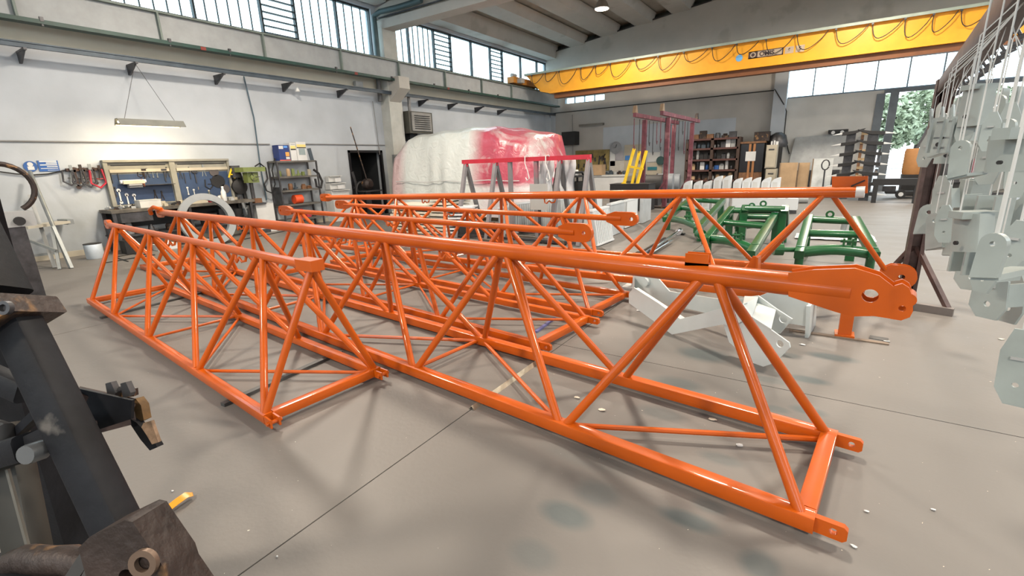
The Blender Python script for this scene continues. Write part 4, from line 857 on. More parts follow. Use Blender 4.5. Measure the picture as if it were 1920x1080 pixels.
# ---- shelf rack
sy0, sy1 = on(518, 300, 0, WX+.5).y, on(592, 300, 0, WX+.5).y; sx0, sx1 = WX+.05, WX+.5; st_ = 1.93
t = thing('shelf_rack', ((sx0+sx1)/2, (sy0+sy1)/2, 0), 'dark angle-iron shelf rack with four shelves on the left wall', 'shelf rack')
for x in (sx0, sx1):
    for y in (sy0, sy1): MB().b2((x-.02, y-.02, 0), (x+.02, y+.02, st_)).build('post', STEEL, t)
zs = [on(550, yy, 0, WX+.5).z for yy in (301, 330, 356, 383)]+[.25]
for z in zs: MB().b2((sx0, sy0, z-.05), (sx1, sy1, z)).build('shelf', mat('grimy_shelf', (.10, .095, .085), .6, var=.3), t)
MB().b2((sx0+.05, sy0-.012, zs[3]), (sx1-.05, sy0-.004, zs[2]+.1)).build('side_panel', STEEL, t)
clutter(21, 6, sy0+.12, sy1-.1, sx0+.12, sx1-.12, zs[1], 'jar or part on the second shelf of the dark rack', 'items on the second rack shelf', [BEIGE, CARD, GREYP, olive, PAPER], .22, .2)
clutter(22, 5, sy0+.1, sy1-.1, sx0+.12, sx1-.12, zs[2], 'part on the third shelf of the dark rack', 'items on the third rack shelf', [BROWNW, BLUEST, BROWNW, STEEL], .2, .3)
clutter(23, 4, sy0+.5, sy1-.1, sx0+.12, sx1-.12, zs[4], 'part on the lowest shelf of the dark rack', 'items on the lowest rack shelf', [RED, STEEL, BROWNM], .3, .3)
yy = on(560, 375, 0, WX+.4).y; single('cable_drum', MB().lathe((WX+.35, yy-.12, zs[3]+.13), [(.02, 0), (.13, 0), (.13, .25), (.02, .25)], 18, (0, 1, 0)), mat('red_orange', (.7, .08, .02), .5), 'orange-red drum on the fourth shelf of the dark rack', 'drum')
def carton(px0, px1, pt, m, label, deco):
    a, b = on(px0, 300, 0, WX+.42).y, on(px1, 300, 0, WX+.42).y; zt = on((px0+px1)/2, pt, 0, WX+.42).z; z0 = zs[0]
    t = thing('product_box', (WX+.3, (a+b)/2, z0), label, 'box'); MB().b2((WX+.12, a, z0), (WX+.42, b, zt)).build('carton', m, t)
    for (u0, u1, v0, v1, mm) in deco: MB().b2((WX+.42, a+(b-a)*u0, z0+(zt-z0)*v0), (WX+.424, a+(b-a)*u1, z0+(zt-z0)*v1)).build('printed_label', mm, t)
    return t
carton(525, 545, 272, mat('navy_box', (.01, .03, .16), .4), 'navy blue box with orange and white labels on top of the shelf rack', [(.05, .45, .75, .95, PAPER), (.5, .85, .82, .95, mat('sky_label', (.1, .3, .75), .5)), (.6, .95, .28, .55, mat('orange_label', (.75, .35, .08), .5)), (.6, .95, .1, .24, PAPER), (0, 1, 0, .06, mat('red_label', (.7, .12, .08), .5))])
carton(547, 558, 268, PAPER, 'narrow white box with a yellow band on top of the shelf rack', [(.1, .95, .68, .84, mat('yellow_label', (.75, .6, .2), .5)), (.1, .95, .60, .67, BLACK), (.2, .9, .9, .94, GREYP)])
carton(559, 577, 266, PAPER, 'wider white box with a grey picture on top of the shelf rack', [(.05, .98, .72, .86, MATS['yellow_label']), (.05, .98, .66, .71, BLACK), (.2, .85, .3, .64, mat('grey_label', (.25, .31, .32), .5))])
q = wl(585, 300, .3); single('grey_panel_offcut', MB().bar(on(579, 278, 0, WX+.46), on(586, 303, 0, WX+.46), .12, .02, V((1, 0, 0))), BLUEST, 'blue-grey sheet leaning against the right end of the boxes on the rack', 'sheet')
cond('coiled black hose hanging on the right side of the shelf rack', [wl(588, 318, .5), wl(597, 325, .5), wl(604, 340, .5), wl(602, 352, .5), wl(594, 350, .5), wl(591, 335, .5)], .035, BLACK, 'air_hose', 'hose')
# ---- small organiser
y0, y1 = on(622, 350, 0, WX+.45).y, on(655, 350, 0, WX+.45).y
t = thing('organiser_stand', (WX+.3, (y0+y1)/2, 0), 'grey stepped organiser with white cards left of the dark doorway', 'stand')
for k, (zz, xx) in enumerate(((1.45, .2), (1.22, .3), (1.0, .4))): MB().b2((WX+.05, y0+.05*(2-k), zz-.2), (WX+xx, y1-.05*(2-k), zz-.02)).b2((WX+.05, y0+.05*(2-k), zz-.02), (WX+xx+.08, y1-.05*(2-k), zz)).build('step', LGREY, t)
for zz, xx in ((1.25, .3), (1.03, .4)): MB().b2((WX+xx, (y0+y1)/2-.08, zz), (WX+xx+.02, (y0+y1)/2+.14, zz+.12)).build('card', PAPER, t)
MB().b2((WX+.05, y0, 0), (WX+.45, y1, .78)).build('cabinet', LGREY, t)
cond('black cable bundle hanging between the organiser and the doorway', [wl(660, 322, .03), wl(666, 340, .05), wl(670, 360, .05), wl(664, 352, .06)], .05, STEEL, 'cable_bundle', 'cable')
# ---- stand with motor before the doorway and a leaning pole
gx = on(690, 345, 0, WX+.6); t = thing('polishing_machine', (WX+.6, gx.y, 0), 'rusty round motor on a stand in front of the dark doorway', 'machine')
MB().lathe((WX+.45, gx.y, gx.z), [(.03, 0), (.16, 0), (.18, .05), (.18, .22), (.10, .3)], 18, (1, 0, 0)).build('motor', BROWNM, t)
MB().path([V((WX+.45, gx.y-.15-.25*math.sin(k*PI/8), gx.z-.25+.3*math.cos(k*PI/8)*1.1)) for k in range(0, 9)], .04, 6).build('guard', BLACK, t)
MB().b2((WX+.35, gx.y-.3, gx.z-.25), (WX+.85, gx.y+.4, gx.z-.21)).build('table', STEEL, t); MB().b2((WX+.5, gx.y-.06, 0), (WX+.62, gx.y+.06, gx.z-.25)).build('pedestal', STEEL, t)
t = thing('leaning_pole', on(684, 335, 0, WX+.55), 'long thin rusty pole leaning over the dark doorway', 'pole'); MB().tube(on(657, 238, 0, WX+.3), V((WX+.6, gx.y-.02, gx.z+.1)), .018, .022, n=8).build('pole', BROWNM, t)
# ---- upright bundle beside the doorway
for k, (px, m, l) in enumerate(((734, STEEL, 'dark upright profile beside the wrapped load, nearest the doorway'), (740, GALV, 'galvanised upright profile touching the wrapped load, tall and pale'))):
    q = on(px, 290, 1, 12.6-.2*k); single('upright_profile', MB().b2((q.x-.06, q.y-.08, 0), (q.x+.06, q.y+.08, q.z)), m, l, 'profile')
# ================================================================== OVERHEAD CRANE
CY, CZ0, CZ1 = 20.9, 4.78, 5.66
t = thing('bridge_crane', (-2, CY+.25, CZ0), 'long yellow box-girder bridge crane spanning the hall below the roof', 'crane')
MB().add([V((x, y, z)) for y in (CY, CY+.42) for x, z in ((-12.75, CZ1), (RX-.6, CZ1), (RX-.6, CZ0), (-11.5, CZ0), (-12.0, CZ0+.12))], [(4, 3, 2, 1, 0), (5, 6, 7, 8, 9), (0, 1, 6, 5), (1, 2, 7, 6), (2, 3, 8, 7), (3, 4, 9, 8), (4, 0, 5, 9)]).build('box_girder', YELLOW, t, smooth=False)
MB().b2((-11.5, CY-.06, CZ0-.02), (RX-.6, CY+.48, CZ0)).build('lower_flange', YELLOW, t)
MB().b2((-11.3, CY+.08, CZ0-.24), (RX-.7, CY+.40, CZ0-.02)).build('underside_shade_beam', mat('brown_underside_shade', (.16, .055, .015), .55), t)  # added brown beam: shade under the girder painted as its colour
MB().b2((-12.8, CY-.08, CZ1), (RX-.6, CY+.5, CZ1+.02)).build('upper_flange', YELLOW, t)
MB().b2((-12.8, CY-.16, CZ1+.0), (RX-.6, CY-.09, CZ1+.09)).build('cable_track', mat('track_green_grey', (.27, .32, .27), .5), t)
R = random.Random(4); x = -12.4
while x < RX-1:
    n = 10; w_ = R.uniform(.55, .95); dz = R.uniform(.35, .62)
    MB().path([V((x+w_*k/n-.18*math.sin(PI*k/n), CY-.12, CZ1-.02-dz*math.sin(PI*k/n)**.8)) for k in range(n+1)], .014, 5).build('festoon_cable', BLACK, t)
    MB().b2((x-.03, CY-.15, CZ1-.05), (x+.03, CY-.08, CZ1)).build('cable_carrier', STEEL, t); x += w_+R.uniform(0, .25)
q0, q1 = on(1403, 96, 1, CY), on(1500, 96, 1, CY)
pz0, pz1 = 5.09, 5.33; px0, px1 = on(1404, 100, 1, CY).x, on(1469, 95, 1, CY).x
SIGNW = mat('faded_sign', (.42, .33, .24), .5); SIGND = mat('sign_dark', (.05, .03, .03), .5)
MB().b2((px0, CY-.012, pz0), (px1, CY-.002, pz1)).build('maker_plate', SIGNW, t)
MB().b2((px0, CY-.016, pz0), (px1, CY-.012, pz0+.025)).b2((px0, CY-.016, pz1-.025), (px1, CY-.012, pz1)).b2((px1-.04, CY-.016, pz0), (px1, CY-.012, pz1)).b2((px0, CY-.016, pz0), (px0+.30, CY-.012, pz1)).build('plate_border', SIGND, t)
MB().ringpoly((px0+.15, CY-.02, (pz0+pz1)/2), (1, 0, 0), (0, 0, 1), .095, .06, .006, n=24).build('emblem', SIGNW, t)
lettering('lettering', 'OMIS', .21, (px0+.36, CY-.018, (pz0+pz1)/2-.005), (1, 0, 0), (0, 0, 1), SIGND, t, bold=.006)
for k, s in enumerate(('6', '5')):
    a = px1+.05+k*.33
    MB().b2((a, CY-.010, pz0+.01), (a+.27, CY-.002, pz1-.01)).build('load_plate', SIGNW, t); lettering('lettering', s, .17, (a+.13, CY-.013, (pz0+pz1)/2), (1, 0, 0), (0, 0, 1), SIGND, t, align='CENTER', bold=.006)
MB().lathe(on(1386, 109, 1, CY), [(.01, .0), (.12, .0), (.12, .006), (.01, .006)], 20, (0, -1, 0)).build('round_sticker', mat('sticker_blue', (.15, .4, .7), .4), t)
MB().b2((GX-.14, CY-1.0, gz(5.37)+.09), (GX+.22, CY+1.4, gz(5.37)+.36)).build('end_carriage', mat('carriage_orange', (.42, .17, .02), .5, var=.3), t)
for y in (CY-.85, CY+1.2): MB().lathe((GX-.05, y, gz(5.37)+.16), [(.02, 0), (.13, 0), (.13, .1), (.02, .1)], 16, (1, 0, 0)).build('wheel', STEEL, t)
MB().b2((GX+.2, CY-.7, gz(5.37)+.1), (GX+.45, CY-.4, gz(5.37)+.3)).tube((GX+.05, CY-.9, gz(5.37)+.45), (GX+.05, CY-.55, gz(5.37)+.45), .08, n=12).build('travel_motor', GREYP, t)
# ================================================================== WRAPPED LOAD
def tarp_mat():
    m = bpy.data.materials.new('oversprayed_film'); m.use_nodes = True; n = m.node_tree; b = n.nodes['Principled BSDF']; L = n.links.new
    t = n.nodes.new('ShaderNodeTexCoord'); z = n.nodes.new('ShaderNodeTexNoise'); z.inputs['Scale'].default_value = 1.1; z.inputs['Detail'].default_value = 5; z.inputs['Distortion'].default_value = .8; L(t.outputs['Object'], z.inputs['Vector'])
    sep = n.nodes.new('ShaderNodeSeparateXYZ'); L(t.outputs['Object'], sep.inputs[0])
    def mr(src, a, b_, lo=0., hi=1.):
        q = n.nodes.new('ShaderNodeMapRange'); q.inputs['From Min'].default_value = a; q.inputs['From Max'].default_value = b_; q.inputs['To Min'].default_value = lo; q.inputs['To Max'].default_value = hi; L(src, q.inputs['Value']); return q.outputs[0]
    def mul(a, b_):
        q = n.nodes.new('ShaderNodeMath'); q.operation = 'MULTIPLY'; L(a, q.inputs[0]); L(b_, q.inputs[1]); return q.outputs[0]
    X, Z = sep.outputs['X'], sep.outputs['Z']
    right = mul(mul(mr(X, .15, .75), mr(Z, .95, 1.12)), mr(z.outputs['Fac'], .28, .46))
    low = mul(mr(X, .1, .9, 0, .28), mr(Z, 1.2, .9)); left = mr(X, -2.35, -2.75, 0, .5)
    col = (.66, .70, .68, 1)
    def mix(f, a, bb):
        q = n.nodes.new('ShaderNodeMix'); q.data_type = 'RGBA'; L(f, q.inputs['Factor'])
        for k, v in (('A', a), ('B', bb)):
            if isinstance(v, tuple): q.inputs[k].default_value = v
            else: L(v, q.inputs[k])
        return q.outputs['Result']
    c = mix(left, col, (.62, .24, .27, 1)); c = mix(low, c, (.72, .40, .52, 1)); c = mix(right, c, (.50, .085, .13, 1))
    L(c, b.inputs['Base Color']); b.inputs['Roughness'].default_value = .32; b.inputs['Coat Weight'].default_value = .3
    bp = n.nodes.new('ShaderNodeBump'); bp.inputs['Strength'].default_value = .5; bp.inputs['Distance'].default_value = .05; z3 = n.nodes.new('ShaderNodeTexNoise'); z3.inputs['Scale'].default_value = 3.5; z3.inputs['Distortion'].default_value = 2
    L(t.outputs['Object'], z3.inputs['Vector']); L(z3.outputs['Fac'], bp.inputs['Height']); L(bp.outputs[0], b.inputs['Normal'])
    return m
FY = 11.2
tops = [(745, 345), (757, 292), (782, 251), (850, 241), (890, 236), (930, 237), (968, 243), (1008, 251), (1021, 285), (1031, 312)]
TP = [on(x, y, 1, FY+.7) for x, y in tops]; base = V((sum(p.x for p in TP)/len(TP), FY+1.3, 0))
NX, NV = 64, 26; mb = MB(); vs = []; R = random.Random(9)
def top_at(x):
    for a, b in zip(TP[:-1], TP[1:]):
        if a.x <= x <= b.x: k = (x-a.x)/(b.x-a.x); return a.z+(b.z-a.z)*k
    return TP[0].z if x < TP[0].x else TP[-1].z
x0, x1 = TP[0].x, TP[-1].x
for i in range(NX+1):
    x = x0+(x1-x0)*i/NX; zt = top_at(x); e = min(i, NX-i)/5.0; pin = .75*max(0, 1-e)**1.5
    for j in range(NV+1):
        q = j/NV
        if q < .42: y, z = FY+pin, .12+(zt*.93-.12)*(q/.42); y += .25*(q/.42)**3
        elif q < .62: k = (q-.42)/.2; y, z = FY+pin+.25+(.95-pin)*k, zt*.93+zt*.07*math.sin(k*PI/2)
        else: k = (q-.62)/.38; y, z = FY+1.2+1.3*min(1, k*1.6)-pin*k, zt*(1 if k < .5 else 1-(k-.5)*1.9)
        fold = .02*math.sin(i*.5+3*math.sin(i*.23)+j*.12)+.03*math.sin(i*.29+j*.3)+.012*math.sin(i*1.1-j*.6)
        vs.append((x+.02*math.sin(j*.8+i*.2), y+fold*(1 if q < .5 else .3), max(.06, z+(.02*math.sin(i*.55+j) if q > .3 else 0))))
mb.add(vs, [(i*(NV+1)+j, (i+1)*(NV+1)+j, (i+1)*(NV+1)+j+1, i*(NV+1)+j+1) for i in range(NX) for j in range(NV)])
t = thing('wrapped_load', base, 'large machine wrapped in white plastic film sprayed red on its right side', 'load')
MB.build(mb, 'plastic_film', tarp_mat(), t, sharp=3)
zz = 1.18; MB().path([V((x0+.75+(x1-x0-1.3)*k/14, FY-.06+.01*math.sin(k*2), zz+.02*math.sin(k*1.3))) for k in range(15)], .014, 5).build('film_seam', PAPER, t)
MB().b2((x0+.3, FY+.3, 0), (x1-.2, FY+2.2, .1)).build('skid', WOOD, t)
# ================================================================== PANEL STACKS IN FRONT OF THE WRAPPED LOAD
def stack(px0, px1, py_top, y, n, label, m, dy=.8, per=.085):
    side = 'left' if px0 < 760 else 'right'
    a, b = on(px0, py_top, 1, y), on(px1, py_top, 1, y); h = (a.z+b.z)/2
    for i in range(n):
        z = h*(i)/n; d = random.Random(i*31+n).uniform(-.05, .05)
        o = single('packed_panel', MB().b2((a.x+d, y+d*.6, z+.02), (b.x+d, y+dy+d*.6, z+h/n-.014)), m, 'cream packed panel, %s from the floor in the %s stack before the wrapped load' % (ORD[i], side), 'panel', 'packed panels in the stacks')
CR = mat('cream_carton', (.55, .52, .44), .75, var=.08)
stack(733, 800, 383, 8.45, 9, 'cream flat packed panel in the left stack before the wrapped load', CR)
stack(798, 836, 372, 8.55, 10, 'cream flat packed panel in the middle stack before the wrapped load', CR, .9)
ya = 8.55
for i in range(9):
    a, b = on(840, 440-i*6.5, 1, ya), on(868, 433-i*6.5, 1, ya+.3)
    single('stacked_radiator', MB().bar(a, a+V((.62, .25, 0)), .5, .035), RADW, 'white radiator lying %s from the bottom of the dark-gapped stack' % ORD[i], 'radiator', 'white radiators in the end-on stack')
p = G(852, 452); boxy('black_crate', (p.x+.1, ya+.15, 0), (.75, .4, .30), BLACK, 'low black crate under the end-on white radiators', 'crate', rz=.38)
# ================================================================== RED AND GREY TRESTLE
TY = 8.9; A_, B_ = on(870, 301, 1, TY), on(1105, 297, 1, TY); zb_ = (A_.z+B_.z)/2
PINKG = mat('red_dusted_grey', (.17, .16, .17), .55, var=.15, spots=((.30, .10, .13), 1.6, .60))
t = thing('paint_trestle', ((A_.x+B_.x)/2, TY, 0), 'long trestle with a red top bar and grey splayed legs, for hanging parts while painting', 'trestle')
MB().bar((A_.x-.03, TY, zb_), (B_.x+.03, TY, zb_), .10, .09, UP).build('top_bar', RED, t)
for px in (873, 929, 1050, 1104):
    x = on(px, 300, 1, TY).x
    MB().bar((x, TY, zb_-.03), (x+.02, TY-.52, .0), .08, .08, V((1, 0, 0))).build('leg', PINKG, t)
    MB().bar((x, TY, zb_-.03), (x+.02, TY+.52, .0), .08, .08, V((1, 0, 0))).build('leg', mat('trestle_grey', (.15, .15, .155), .55), t)
    MB().bar((x-.03, TY-.02, zb_-.06), (x+.05, TY+.02, zb_-.06), .09, .10).build('head_bracket', RED, t)
for px in (956, 1005): x = on(px, 300, 1, TY).x; MB().bar((x, TY, 0), (x, TY, zb_), .08, .08, V((1, 0, 0))).build('post', PINKG, t)
for dy in (-.5, .5): MB().bar((A_.x+.1, TY+dy, .06), (B_.x-.0, TY+dy, .06), .06, .06).build('base_rail', STEEL, t)
# white hooks with parts on the bar, grey test plate
for px, l in ((989, 'white wire hook hanging at the middle of the red bar'), (1028, 'white S-hook hanging right of the middle of the red bar')):
    c = on(px, 297, 1, TY-.06); mb = MB().path([c+V((.03, .03, .02)), c+V((.0, 0, .07)), c+V((-.05, -.02, .05)), c+V((-.05, -.03, -.1)), c+V((.02, -.03, -.28)), c+V((.05, -.03, -.42)), c+V((.0, -.03, -.46)), c+V((-.04, -.03, -.40))], .012, 6); single('wire_hook', mb, PAPER, l, 'hook')
a, b = on(993, 345, 1, TY-.5), on(1027, 394, 1, TY-.5); single('grey_test_plate', MB().b2((a.x, TY-.5, b.z), (b.x, TY-.49, a.z)), mat('primer_grey', (.36, .37, .36), .6, var=.04), 'flat grey primer-coated plate standing in front of the trestle', 'plate')
p = single('plate_stick', MB().b2(((a.x+b.x)/2-.03, TY-.485, 0), ((a.x+b.x)/2+.03, TY-.455, b.z+.1)), STEEL, 'dark stick holding up the flat grey plate', 'stick')
# ================================================================== WHITE RADIATORS
def radiator(px0, py0, px1, py1, ptop, label, ribs=0, lean=.0, m=RADW, grp=None, y0=None):
    a, b = G(px0, py0), G(px1, py1); a, b = a.lerp(b, .04), a.lerp(b, .95); e = (b-a); L_ = e.length; e.normalize(); nrm = V((e.y, -e.x, 0))
    if nrm.y > 0: nrm = -nrm
    h = onpl(px0, ptop, a, nrm).z; t = thing('panel_radiator', (a+b)/2, label, 'radiator', grp)
    off = -nrm*lean
    def pt(u, v, d): return a+e*(u*L_)+UP*(v*h)+off*v-nrm*d
    mb = MB(); mb.add([pt(0, .02, .08), pt(1, .02, .08), pt(1, 1, .08), pt(0, 1, .08), pt(0, .02, 0), pt(1, .02, 0), pt(1, 1, 0), pt(0, 1, 0)], [(3, 2, 1, 0), (4, 5, 6, 7), (0, 1, 5, 4), (1, 2, 6, 5), (2, 3, 7, 6), (3, 0, 4, 7)]); mb.build('body', mat('radiator_shade', (.40, .43, .45), .5), t, smooth=False)
    MB().bar(pt(-.01, .05, -.005), pt(1.01, .05, -.005), .03, .03).build('bottom_trim', m, t); MB().bar(pt(-.01, .97, .04), pt(1.01, .97, .04), .10, .035, UP).build('top_grille', m, t)
    for k in range(ribs): u = (k+.5)/ribs; MB().bar(pt(u, .08, -.004), pt(u, .93, -.004), .022, .02, e).build('rib', m, t)
    if not ribs: MB().bar(pt(.5, .08, .0), pt(.5, .93, .0), L_*.86, .012, nrm).build('front_sheet', m, t); MB().bar(pt(.04, .08, -.006), pt(.04, .93, -.006), .02, .02, e).build('edge_fold', GREYP, t)
    return t
radiator(1171, 429, 1196, 420, 376, 'flat white panel radiator standing second from the right end of the row', 0, .0)
radiator(1198, 420, 1215, 412, 368, 'flat white panel radiator standing at the right end of the row')
radiator(1136, 445, 1164, 434, 382, 'white panel radiator with a slanting top edge behind the leaning ribbed one')
radiator(1119, 464, 1152, 451, 394, 'white ribbed radiator leaning out at the front of the row, nearest the boom sections', 10, .12)
radiator(1082, 446, 1112, 436, 372, 'white ribbed radiator upright behind the trestle leg, left of the leaning one', 9)
radiator(1050, 440, 1078, 432, 372, 'white ribbed radiator standing behind the thick end lug with the clear hole', 9)
radiator(1012, 440, 1048, 430, 376, 'white ribbed radiator between the grey plate and the trestle leg', 10)
radiator(965, 440, 1008, 432, 381, 'white ribbed radiator behind the grey plate', 10)
radiator(935, 446, 962, 438, 388, 'white ribbed radiator at the left end of the row behind the boom tubes', 8)
radiator(1106, 425, 1130, 418, 366, 'plain white panel radiator at the back between two upright ones')
# pallets under
for a, b, l in (((950, 446), (1060, 460), 'rough dark wooden beam under the ribbed radiators'), ((900, 455), (1010, 470), 'rough wooden beam on the floor left of the ribbed radiators')):
    p, q = G(*a), G(*b); single('timber_beam', MB().bar(p+UP*.05, q+UP*.05, .09, .09), mat('dark_timber', (.09, .075, .06), .8, var=.3), l, 'beam')
p = G(1115, 468); single('flat_board', MB().bar(G(1095, 470)+UP*.01, G(1132, 468)+UP*.01, .25, .02), MATS['dark_timber'], 'small dark board on the floor below the leaning radiator', 'board')
# ================================================================== ROW OF CURVED WHITE PARTS
for k, (px, pt_) in enumerate(((1294, 338), (1313, 338), (1331, 338), (1350, 329), (1367, 328), (1387, 333), (1404, 332), (1421, 332), (1440, 332), (1458, 332))):
    b = G(px-4, 384); b = V((b.x, 16.0, 0)); b.x = on(px-5, 360, 1, 16.0).x; h = on(px, pt_, 1, 16.0).z; w_ = .23
    mb = MB(); prof = [(-w_/2, .0), (w_/2, .0), (w_/2, h-.01)]+[(w_/2-w_*math.sin(q*PI/12)*1.0, h-.01-(1-math.cos(q*PI/12))*.16) for q in range(1, 7)]
    mb.poly([(b.x+x, b.y, z) for x, z in prof], (0, .22, 0))
    t = thing('curved_panel', b, ('white' if k not in (3, 4) else 'taller white')+' round-topped part, %s from the left in the row before the dark shelving' % ORD[k], 'panel', 'white round-topped parts in a row')
    mb.build('shell', RADW, t); MB().b2((b.x-.07, b.y-.122, .1), (b.x+.05, b.y-.11, h-.14)).build('recess', LGREY, t)
a, b = G(1372, 398), G(1492, 402); t = thing('white_crate', (a+b)/2, 'long white rack behind the green frames', 'rack')
MB().b2((a.x, a.y, .1), (b.x, a.y+.5, .42)).build('body', RADW, t); MB().b2((a.x, a.y, 0), (b.x, a.y+.06, .1)).build('plinth', STEEL, t)
for k in range(6): MB().b2((a.x+.1+k*.25, a.y-.01, .42), (a.x+.16+k*.25, a.y+.05, .54)).build('peg', RADW, t)
p = G(1500, 381); single('steel_roll', MB().tube((p.x-.28, p.y, .13), (p.x+.22, p.y+.05, .13), .13, n=18), GREYP, 'grey steel cylinder lying on the floor below the slotted plate', 'roll')
p = G(1540, 450); t = thing('white_sheet_bag', p, 'crumpled white plastic sheet on the floor inside the right green frame', 'plastic')
mb = MB(); R = random.Random(12); n = 12
vs = [(p.x-.45+1.3*i/n, p.y-.05+.7*j/6, .02+.10*R.random()*(1 if 0 < i < n and 0 < j < 6 else .1)) for i in range(n+1) for j in range(7)]
mb.add(vs, [(i*7+j, (i+1)*7+j, (i+1)*7+j+1, i*7+j+1) for i in range(n) for j in range(6)]); mb.build('sheet', RADW, t, sharp=3)
q = G(1578, 446); single('black_cap_tube', MB().tube((q.x, q.y, .0), (q.x, q.y, .10), .10, n=14).tube((q.x, q.y, .1), (q.x+.03, q.y, .42), .05, n=14), GALV, 'galvanised tube standing in a black base inside the right green frame', 'tube')
# ================================================================== RED HOIST STANDS
for rx, posts, l in ((-6.0, None, 0),): pass
y2 = 16.1; P2_ = G(1245, 390); zr = on(1252, 216, 1, P2_.y).z
xr2 = P2_.x; ya2, yb2 = on(1241, 206, 0, xr2), on(1310, 232, 0, xr2)
def hoist(x, ya, yb, z, posts, label):
    t = thing('hoist_stand', (x, (ya+yb)/2, 0), label, 'hoist stand')
    MB().b2((x-.05, ya, z-.06), (x+.05, yb, z+.06)).build('rail', MAROON, t)
    for y in (ya+.1, yb-.3): MB().poly([(x-.02, y-.12, z+.06), (x-.02, y+.12, z+.06), (x-.02, y+.04, z+.28), (x-.02, y-.04, z+.28)], (.1, 0, 0)).build('trolley', mat('tan_trolley', (.22, .15, .09), .6) if y < (ya+yb)/2 else BROWNM, t)
    for y in posts:
        MB().bar((x, y, 0.03), (x, y, z-.09), .13, .13, V((1, 0, 0))).build('post', MAROON, t); MB().b2((x-.35, y-.2, 0), (x+.35, y+.2, .05)).build('foot_plate', BROWNM, t)
        MB().bar((x-.0, y-.05, .9), (x-.5, y-.1, .03), .06, .06).build('strut', MAROON, t)
    R = random.Random(int(z*100)+len(posts)); y = ya+.15
    k = 0
    while y < yb-.1:
        L_ = R.uniform(.3, 1.3); MB().path([V((x-.06, y, z-.09)), V((x-.06, y+.02, z-.09-L_)), V((x-.06, y+.08, z-.2-L_)), V((x-.06, y+.13, z-.09-L_))], .014, 5).build('hanging_hook', STEEL if k % 3 else MAROON, t); y += R.uniform(.3, .6); k += 1
    return t
xr1 = -5.25; a = on(1190, 211, 0, xr1); b = on(1272, 234, 0, xr1); p1y = on(1209, 230, 0, xr1).y
hoist(xr1, a.y, b.y, (a.z+b.z)/2, (p1y, b.y-.6), 'maroon hoist stand with a trolley rail behind the yellow forked frame')
hoist(xr2, ya2.y, yb2.y, (ya2.z+yb2.z)/2, (P2_.y, on(1298, 240, 0, xr2).y), 'maroon hoist stand with a trolley rail in front of the dark shelving')
# ================================================================== YELLOW FORKED FRAME
yy = 15.2; t = thing('forked_frame', on(1190, 352, 1, yy), 'yellow frame of three long prongs leaning left of the maroon hoist posts', 'frame')
def yp(x, y, d=0): return on(x, y, 1, yy+d)
for (a, b) in (((1189, 279), (1170, 345)), ((1199, 284), (1184, 350)), ((1212, 283), (1193, 351))):
    MB().bar(yp(*a, .5), yp(*b), .075, .07).build('prong', YEL2, t)
MB().bar(yp(1179, 312, .25), yp(1206, 317, .25), .07, .07).build('crossbar', YEL2, t); MB().bar(yp(1166, 344), yp(1197, 353), .08, .08).build('foot_bar', YEL2, t)
q = on(1182, 352, 1, yy); boxy('black_crate', (q.x, yy+.2, 0), (1.3, .7, max(.3, q.z+.12)), BLACK, 'black box carrying the yellow forked frame', 'box')
# ================================================================== DRUMS
for k, (px, py, r, m, l) in enumerate(((1222, 350, .42, BLACK, 'black open-ended drum lying beside the maroon posts'), (1243, 347, .42, mat('grey_drum', (.20, .22, .24), .5), 'grey drum lying behind the second maroon post'), (1256, 346, .40, MATS['grey_drum'], 'grey drum at the right end of the lying drums'))):
    yd = 17.2+k*1.0; q = on(px, py, 1, yd); t = thing('steel_drum', (q.x, yd, 0), l, 'drum')
    MB().tube((q.x-.25, yd, q.z), (q.x+.35, yd+.1, q.z), r, n=22).build('shell', m, t); MB().lathe((q.x-.25, yd, q.z), [(r, -.01), (r+.02, 0), (r+.02, .04), (r, .05)], 22, (.6, .1, 0)).build('rim', STEEL, t)
    MB().b2((q.x-.2, yd-.2, 0), (q.x+.3, yd+.25, max(.03, q.z-r+.02))).build('cradle', STEEL, t)
# ================================================================== WORK AREA AGAINST THE BACK WALL
BZ = BY-.02
def wbox(x0, y0, x1, y1, dep_, m, nm, label, cat, off=0.02, grp=None, floor=False):
    a, b = wb(x0, y0, off+dep_), wb(x1, y1, off+dep_); return single(nm, MB().b2((min(a.x, b.x), BY-off-dep_, 0 if floor else min(a.z, b.z)), (max(a.x, b.x), BY-off, max(a.z, b.z))), m, label, cat, grp)
t = thing('batten_lamp', wb(1108, 235, .15), 'unlit batten lamp on the back wall above the wooden board', 'lamp'); a, b = wb(1086, 236, .2), wb(1131, 232, .2); zz = (a.z+b.z)/2
MB().b2((a.x, BY-.25, zz-.05), (b.x, BY-.05, zz+.06)).build('housing', mat('dark_batten', (.17, .16, .14), .6), t); MB().b2((a.x+.05, BY-.22, zz-.07), (b.x-.05, BY-.08, zz-.05)).build('diffuser', GREYP, t)
cond('black horizontal cable along the back wall below the crane', [V((-13.6, BY-.03, 4.28)), V((-8, BY-.03, 4.31)), V((-2.45, BY-.03, 4.33))], .022, BLACK, 'cable', 'cable')
cond('dotted cable stepping down the pillar to the white wall', [V((-2.4, BY-.47, 4.33)), V((-2.0, BY-.47, 3.7)), V((-1.88, BY-.2, 3.4)), V((-1.88, BY-.1, 2.5)), V((-1.6, BY-.05, 1.6))], .022, BLACK, 'cable', 'cable')
cond('thin vertical crack-like conduit on the back wall left of the batten lamp', [wb(1073, 215, .03), wb(1074, 260, .03), wb(1074, 295, .03)], .012)
c = wb(1155, 277, .04); t = thing('wall_clock', c, 'round grey wall clock on the back wall above the notices', 'clock')
